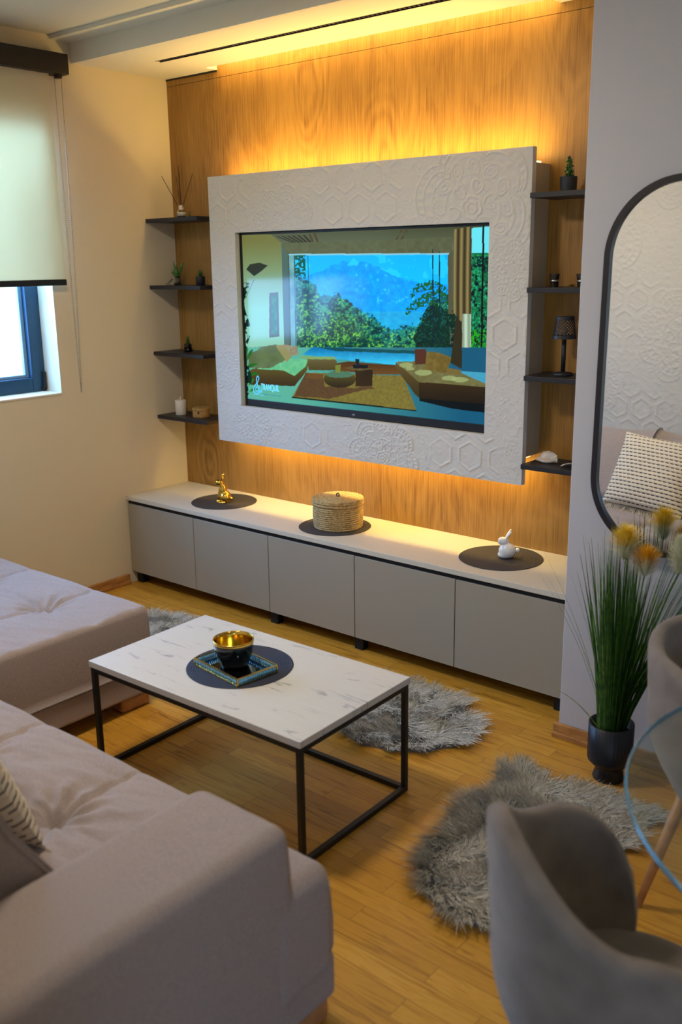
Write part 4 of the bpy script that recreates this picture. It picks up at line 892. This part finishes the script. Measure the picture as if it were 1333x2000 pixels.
# seat-back cushions: boxy, leaning back
def back_cushion(x0, x1, label, seed):
    t_ = thing('back_cushion', label, 'cushion', ((x0+x1)/2, -2.85, .43), group='loose back cushions along the sofa')
    # profile in y-z (front bottom, front top, back top, back bottom), rounded
    prof = [(-2.665, .50), (-2.675, .455), (-2.70, .437), (-2.76, .434), (-2.86, .434), (-2.91, .44), (-2.935, .47), (-2.955, .55), (-2.975, .65), (-2.99, .75), (-2.985, .80), (-2.955, .825), (-2.91, .82), (-2.865, .79), (-2.82, .735), (-2.77, .66), (-2.71, .57)]
    n = 30; k = len(prof); V = []; Fq = []; cy, cz = -2.84, .61
    for i in range(n+1):
        s_ = i/n; e_ = abs(2*s_-1); sc_ = 1-.10*e_**8; pk = .04*e_**5
        for j, (y, z) in enumerate(prof):
            nn = (float(fbm(np.array([s_*5+seed]), np.array([j*.5]), seed, 2)[0])-.5)*.012
            yy = cy+(y-cy)*sc_+nn; zz = max(cz+(z-cz)*sc_+nn+(pk if z > .7 else 0), .434); V.append((x0+(x1-x0)*s_-(x0+x1)/2, yy+2.85, zz-.43))
    for i in range(n):
        for j in range(k): Fq.append((i*k+j, i*k+(j+1) % k, (i+1)*k+(j+1) % k, (i+1)*k+j))
    Fq.append(tuple(range(k))); Fq.append(tuple(reversed([n*k+j for j in range(k)])))
    o = MB().add(V, Fq).build('cushion_cover', M_sofa, t_, smooth=True, bevel=.02, seg=3)
    MB().tube([V[j] for j in range(k)]+[V[0]], .004, 6).build('piping', M_sofa, t_, smooth=True)
    MB().tube([V[n*k+j] for j in range(k)]+[V[n*k]], .004, 6).build('piping', M_sofa, t_, smooth=True)
back_cushion(.97, 1.545, 'beige back cushion over the chaise, farthest from the armrest', 1)
back_cushion(1.555, 2.125, 'beige back cushion in the middle, left of the woven pillow', 2)
back_cushion(2.135, 2.648, 'beige back cushion next to the armrest, behind the woven pillow', 3)
Mw = frame_mat((2.205, -2.682, .632), (.53, .06, -.03), (.02, -.17, .36))
wp = pillow('woven_pillow', 'cream woven pillow with dark dashes and fringed edge, on the sofa seat', .475, .42, .13, Mw, M_woven, 4, pinch=.05)
q = MB(); rnd = random.Random(5)
for i in range(70):
    u = -.25+.5*i/69
    for s_ in (-1,):
        a = rnd.uniform(-.3, .3); q.tube([(u, -.205, 0), (u+.004*math.sin(i), -.222, .004*rnd.uniform(-1, 1)), (u+.008*a, -.238, .008*rnd.uniform(-1, 1))], .0018, 5)
q.build('fringe', mat('fringe_cream', (226, 208, 176), .95), wp)

# ------------------------------------------------------------------ sheepskins
def inside(px_, py_, poly):
    ins = np.zeros(px_.shape, bool); n = len(poly)
    for i in range(n):
        (xa, ya), (xb, yb) = poly[i], poly[(i+1) % n]
        if ya == yb: continue
        ins ^= ((ya > py_) != (yb > py_)) & (px_ < (xb-xa)*(py_-ya)/(yb-ya)+xa)
    return ins
def sheepskin(label, poly, seed, nh, inset=.93):
    rs = np.random.RandomState(seed); P_ = np.array(poly); c = P_.mean(0); Pi = c+(P_-c)*inset
    t_ = thing('sheepskin_rug', label, 'rug', (c[0], c[1], 0))
    q = MB(); n = len(Pi); v = [(x-c[0], y-c[1], .0) for x, y in Pi]+[(x-c[0], y-c[1], .006) for x, y in Pi]
    q.add(v, [tuple(range(n, 2*n)), tuple(reversed(range(n)))]+[(i, (i+1) % n, n+(i+1) % n, n+i) for i in range(n)]); q.build('rug_backing', M_backing, t_)
    lo, hi = Pi.min(0), Pi.max(0); pts = rs.uniform(lo, hi, (nh*3, 2)); pts = pts[inside(pts[:, 0], pts[:, 1], Pi.tolist())][:nh]
    N = len(pts); K = 5
    # clumps give the wool its locks
    ang = 2*PI*2.2*fbm(pts[:, 0]*9, pts[:, 1]*9, seed, 2); cl = fbm(pts[:, 0]*30, pts[:, 1]*30, seed+5, 2)
    d_ = pts-c; out_ = d_/np.maximum(np.hypot(*d_.T)[:, None], .01)
    # near the edge, hairs lean outwards
    dd = np.min(np.hypot(pts[:, None, 0]-Pi[None, :, 0], pts[:, None, 1]-Pi[None, :, 1]), 1); ew = np.clip(1-dd/.10, 0, 1)[:, None]
    lean = np.stack([np.cos(ang), np.sin(ang)], 1)*(1-ew*.8)+out_*ew*1.2+rs.normal(0, .22, (N, 2)); L = .030+.022*cl+rs.uniform(0, .008, N)
    V = np.zeros((N, K, 2, 3)); sd = np.stack([-lean[:, 1], lean[:, 0]], 1); sd /= np.maximum(np.hypot(*sd.T)[:, None], 1e-3)
    cur = rs.normal(0, .25, (N, 1))
    ncl = max(N//30, 10); ci = rs.choice(N, ncl, replace=False); cp = pts[ci]; near_ = np.zeros(N, int)
    for a0 in range(0, N, 2000): near_[a0:a0+2000] = np.argmin(((pts[a0:a0+2000, None]-cp[None])**2).sum(2), 1)
    lean = lean*.55+lean[ci][near_]*.4+rs.normal(0, .28, (N, 2)); L = L*.75+L[ci][near_]*.35; pull = (cp[near_]-pts)*.5
    for k in range(K):
        f_ = k/(K-1); ctr = pts+pull*f_**1.5+lean*L[:, None]*(f_**1.3)*1.0+sd*cur*L[:, None]*f_**2; z = .005+L*(f_-.38*f_**2.2)*.9; wd = .0016*(1-f_*.8)
        for s_, sg_ in enumerate((-1, 1)):
            V[:, k, s_, :2] = ctr+sd*wd*sg_-c; V[:, k, s_, 2] = z+(.0006 if s_ else 0)
    Vf = V.reshape(-1, 3); base = np.arange(N)[:, None]*(K*2); Q = []
    for k in range(K-1): Q.append(np.stack([base[:, 0]+2*k, base[:, 0]+2*k+1, base[:, 0]+2*k+3, base[:, 0]+2*k+2], 1))
    Q = np.concatenate(Q).astype(np.int32)
    me = bpy.data.meshes.new('fur'); me.vertices.add(len(Vf)); me.vertices.foreach_set('co', Vf.ravel().astype(np.float32)); me.loops.add(Q.size); me.loops.foreach_set('vertex_index', Q.ravel()); me.polygons.add(len(Q)); me.polygons.foreach_set('loop_start', (np.arange(len(Q))*4).astype(np.int32)); me.update(calc_edges=True)
    o = bpy.data.objects.new('fur', me); C.objects.link(o); me.materials.append(M_fur); o.parent = t_; o['kind'] = 'stuff'
R1 = [(2.025, -.60), (2.131, -.566), (2.302, -.60), (2.447, -.711), (2.495, -.814), (2.479, -.927), (2.41, -1.039), (2.30, -1.107), (2.183, -1.137), (2.06, -1.108), (1.928, -1.0), (1.80, -.93), (1.70, -.80), (1.78, -.66), (1.90, -.60)]
sheepskin('grey sheepskin on the floor behind the coffee table, nearer the cabinet', R1, 3, 15000)
R2 = [(2.661, -.946), (2.697, -.885), (2.762, -.875), (2.829, -.944), (2.912, -.92), (3.026, -.891), (3.111, -.883), (3.193, -.875), (3.235, -.917), (3.209, -.992), (3.218, -1.09), (3.234, -1.271), (3.236, -1.5), (3.195, -1.624), (3.138, -1.684), (3.094, -1.714), (3.012, -1.733), (2.929, -1.733), (2.84, -1.692), (2.767, -1.614), (2.72, -1.522), (2.72, -1.454), (2.722, -1.345), (2.686, -1.261), (2.696, -1.153), (2.741, -1.097)]
sheepskin('grey long-haired sheepskin on the floor beside the dining chair', R2, 7, 26000, .95)
R3 = [(.50, -.70), (.62, -.66), (.80, -.70), (1.0, -.78), (1.15, -.92), (1.22, -1.08), (1.15, -1.22), (.95, -1.24), (.72, -1.16), (.55, -1.0), (.46, -.84)]
sheepskin('grey sheepskin mostly hidden between the chaise and the cabinet', R3, 9, 12000)

# ------------------------------------------------------------------ mirror
mc = Vector((3.047, PY-.004, 1.368)); HR, HH = .245, .3525
mi = thing('wall_mirror', 'tall oval black framed mirror on the grey wall', 'mirror', (3.047, PY-.002, 1.962)); mi.rotation_euler = (math.radians(-.8), 0, 0)
def stad(r, n=40):
    p = []
    for i in range(n+1): a = PI*i/n; p.append((r*math.cos(a), HH+r*math.sin(a)))
    for i in range(n+1): a = PI+PI*i/n; p.append((r*math.cos(a), -HH+r*math.sin(a)))
    return p
mo = -.594; q = MB(); prs = [stad(HR), stad(HR), stad(HR-.020), stad(HR-.020)]; ys = [0, -.024, -.024, -.010]; n = len(prs[0]); V = []; Fq = []
for p_, y in zip(prs, ys): V += [(x, y, z+mo) for x, z in p_]
for a in range(3):
    for i in range(n): Fq.append((a*n+i, a*n+(i+1) % n, (a+1)*n+(i+1) % n, (a+1)*n+i))
MB().add(V, Fq).build('mirror_frame', M_mframe, mi, auto=True)
p_ = stad(HR-.010); MB().add([(x, -.012, z+mo) for x, z in p_], [tuple(range(n))]).build('mirror_glass', M_mirrorM, mi)
MB().add([(x, -.001, z+mo) for x, z in p_]+[(x, -.009, z+mo) for x, z in p_], [tuple(range(n)), tuple(range(n, 2*n))]+[(i, (i+1) % n, n+(i+1) % n, n+i) for i in range(n)]).build('mirror_back', M_mframe, mi)

# ------------------------------------------------------------------ potted grass with yellow plumes
pl = thing('potted_grass', 'tall artificial grass with yellow plumes in a ribbed black pot', 'plant', (2.985, -.765, 0)); 
MB().lathe([(.001, 0), (.052, 0), (.054, .006), (.046, .034), (.046, .048), (.062, .058), (.073, .070), (.0745, .080), (.0755, .205), (.070, .206), (.068, .17), (.001, .168)], 120, fn=lambda a, z: 1+(.012*math.cos(a*36) if .075 < z < .20 else 0)).build('pot', M_pot, pl, smooth=True)
MB().lathe([(.001, .168), (.069, .170), (.001, .178)], 20).build('soil', M_soil, pl)
rnd = random.Random(11); q = MB(); q2 = MB()
for i in range(290):
    a = rnd.uniform(0, 2*PI); r0 = .045*math.sqrt(rnd.random()); ln = rnd.uniform(.42, .72); lean = abs(rnd.gauss(.03, .035)); 
    if i < 70: lean = rnd.uniform(.10, .30); ln = rnd.uniform(.55, .80); a = rnd.gauss(-.1, .4)
    if i in (3, 4, 5, 6): a = PI+rnd.uniform(-.6, .3); lean = rnd.uniform(.15, .3)
    dx, dy = math.cos(a), math.sin(a)
    if dy > 0: dy *= .35
    b0 = Vector((r0*math.cos(a), r0*math.sin(a), .172)); s_ = Vector((-math.sin(a+.8), math.cos(a+.8), 0)); V = []; Fq = []; wd = rnd.uniform(.0026, .0048)
    for k in range(8):
        f_ = k/7; p = b0+Vector((dx*lean*ln*f_*1.1+dx*lean*ln*f_**2*.7, dy*lean*ln*f_*1.1+dy*lean*ln*f_**2*.7, ln*(f_-.12*lean*f_**2*4))); w_ = wd*(1-f_**2*.9)
        nrm = Vector((dx, dy, 0))*w_*.35; V += [p-s_*w_, p+nrm, p+s_*w_]
    for k in range(7):
        for j in range(2): Fq.append((k*3+j, k*3+j+1, k*3+j+4, k*3+j+3))
    (q if i % 3 else q2).add(V, Fq)
# one long drooping blade to the left
V = []; Fq = []
for k in range(12):
    f_ = k/11; p = Vector((-.03-.19*f_, -.02-.02*f_, .172+.165*f_*(1.55-.75*f_)-.02*f_)); w_ = .0016*(1-f_*.8); V += [p+Vector((0, w_, w_)), p-Vector((0, w_, w_))]
for k in range(11): Fq.append((2*k, 2*k+1, 2*k+3, 2*k+2))
q2.add(V, Fq)
q.build('grass_blades', M_leaf, pl)['kind'] = 'stuff'; q2.build('grass_blades', M_leafB, pl)['kind'] = 'stuff'
def plume(tip, h_, ry, col0, col1, seed):
    rd = random.Random(seed); base = Vector((0, 0, .20)); tp_ = Vector(tip)
    MB().tube([base, base.lerp(tp_, .5)+Vector((.004, 0, .01)), tp_-Vector((0, 0, h_))], .0016, 6).build('flower_stem', M_leafB, pl)
    qa, qb = MB(), MB()
    for i in range(1500):
        a = rd.uniform(0, 2*PI); f_ = rd.random(); z0 = -h_+h_*.95*f_; el = rd.uniform(.15, 1.1); L = ry*(.65+.5*rd.random())*(.55+.6*math.sin(PI*min(f_*1.0+.1, 1)))
        p0 = tp_+Vector((0, 0, z0-.0)); p1 = p0+Vector((L*math.cos(a)*math.cos(el), L*math.sin(a)*math.cos(el), L*math.sin(el)))
        s_ = Vector((-math.sin(a), math.cos(a), 0))*.0009; (qa if f_ < .38 else qb).add([p0-s_, p0+s_, p1+s_*.3, p1-s_*.3], [(0, 1, 2, 3)])
    for qq, c_, nm in ((qa, col0, 'plume_base'), (qb, col1, 'plume')):
        o = qq.build(nm, c_, pl); o['kind'] = 'stuff'
M_pw = mat('plume_cream', (228, 226, 196), .9); M_py = mat('plume_yellow', (244, 208, 62), .9); M_py2 = mat('plume_gold', (240, 182, 40), .9)
plume((.018, -.02, .885), .10, .066, M_pw, M_py, 1); plume((.090, -.03, .835), .085, .056, M_pw, M_py2, 2); plume((.195, -.03, .90), .12, .042, M_pw, M_pw, 3)

# ------------------------------------------------------------------ dining chairs
def tub_chair(label, x, y, face, zb=.83, zf=.535, R_=.285, sl=.1, t0=90):
    t_ = thing('dining_chair', label, 'chair', (x, y, 0), group='upholstered tub chairs', rz=face)
    nth = 64; th_max = math.radians(117)
    prof_n = 30; P = np.zeros((nth, prof_n, 3))
    for i in range(nth):
        th = -th_max+2*th_max*i/(nth-1); a = PI+th
        w_ = min(abs(th)/math.radians(t0), 1); zr = zb-sl*(.5-.5*math.cos(PI*w_)); k_ = min(max((abs(th)-math.radians(t0))/math.radians(117-t0), 0), 1); zr += (zf-zr)*(1-math.sqrt(1-k_*k_*.98))
        thick = .042; pr = []
        zo = np.linspace(.36, zr-.02, 12)
        for z in zo:
            k = np.clip((z-.36)/.22, 0, 1); rr = R_*(.70+.30*math.sin(PI/2*k)); rr += .012*np.clip((z-.6)/.2, 0, 1); pr.append((rr, z))
        ro = pr[-1][0]
        for b_ in np.linspace(0, PI, 8)[1:-1]: pr.append((ro-thick/2+thick/2*math.cos(b_), zr-.02+thick/2*math.sin(b_)))
        zi = np.linspace(zr-.02, .40, 12)
        for z in zi:
            k = np.clip((z-.36)/.22, 0, 1); rr = R_*(.70+.30*math.sin(PI/2*k))-thick+.012*np.clip((z-.6)/.2, 0, 1); pr.append((rr, z))
        for j, (rr, z) in enumerate(pr): P[i, j] = (rr*math.cos(a), rr*math.sin(a), z)
    V = P.reshape(-1, 3).tolist(); Fq = []; nv = prof_n
    for i in range(nth-1):
        for j in range(nv): Fq.append((i*nv+j, (i+1)*nv+j, (i+1)*nv+(j+1) % nv, i*nv+(j+1) % nv))
    Fq.append(tuple(range(nv))); Fq.append(tuple(reversed([(nth-1)*nv+j for j in range(nv)])))
    MB().add(V, Fq).build('shell', M_chair, t_, smooth=True, bevel=.012, seg=3)
    MB().lathe([(.001, .405), (R_-.12, .405), (R_-.065, .415), (R_-.048, .435), (R_-.045, .455), (R_-.058, .475), (R_-.09, .484), (.001, .488)], 56, fn=lambda a, z: 1+.06*max(0, math.cos(a))).build('seat', M_chair, t_, smooth=True)
    MB().lathe([(.001, .355), (R_*.6, .355), (R_*.69, .37), (R_*.72, .404), (.001, .404)], 48).build('seat_shell', M_chair, t_, smooth=True)
    for sx, sy in ((1, 1), (1, -1), (-1, 1), (-1, -1)):
        MB().tube([(sx*.115, sy*.115, .352), (sx*.185, sy*.185, .0)], [.017, .010], 14).build('leg', M_beech, t_, smooth=True)
    return t_
tub_chair('grey velvet tub chair in the right foreground beside the long-haired rug', 3.662, -2.222, math.radians(46), .850, .47, .240, .12, 68)
tub_chair('grey velvet tub chair on the far side of the glass table, by the plant', 3.560, -1.21, math.radians(-12), .775, .53, .270, .02, 60)
# glass dining table
gt = thing('dining_table', 'round glass dining table at the right edge, beside the grey chairs', 'table', (4.098, -1.735, 0))
MB().lathe([(.001, .732), (.612, .732)], 96, cap=False).lathe([(.612, .7425), (.001, .7425)], 96, cap=False).build('glass_top', M_tglass, gt, smooth=False)
MB().lathe([(.612, .732), (.616, .7335), (.617, .737), (.616, .741), (.612, .7425)], 96, cap=False).build('glass_rim', M_gedge, gt, smooth=True)
MB().lathe([(.001, .69), (.10, .69), (.11, .70), (.11, .7315), (.001, .7315)], 40).build('hub', M_black, gt, auto=True)
for k in range(4):
    a = PI/4+k*PI/2; MB().tube([(.08*math.cos(a), .08*math.sin(a), .71), (.24*math.cos(a), .24*math.sin(a), 0)], [.020, .013], 14).build('leg', M_beech, gt, smooth=True)
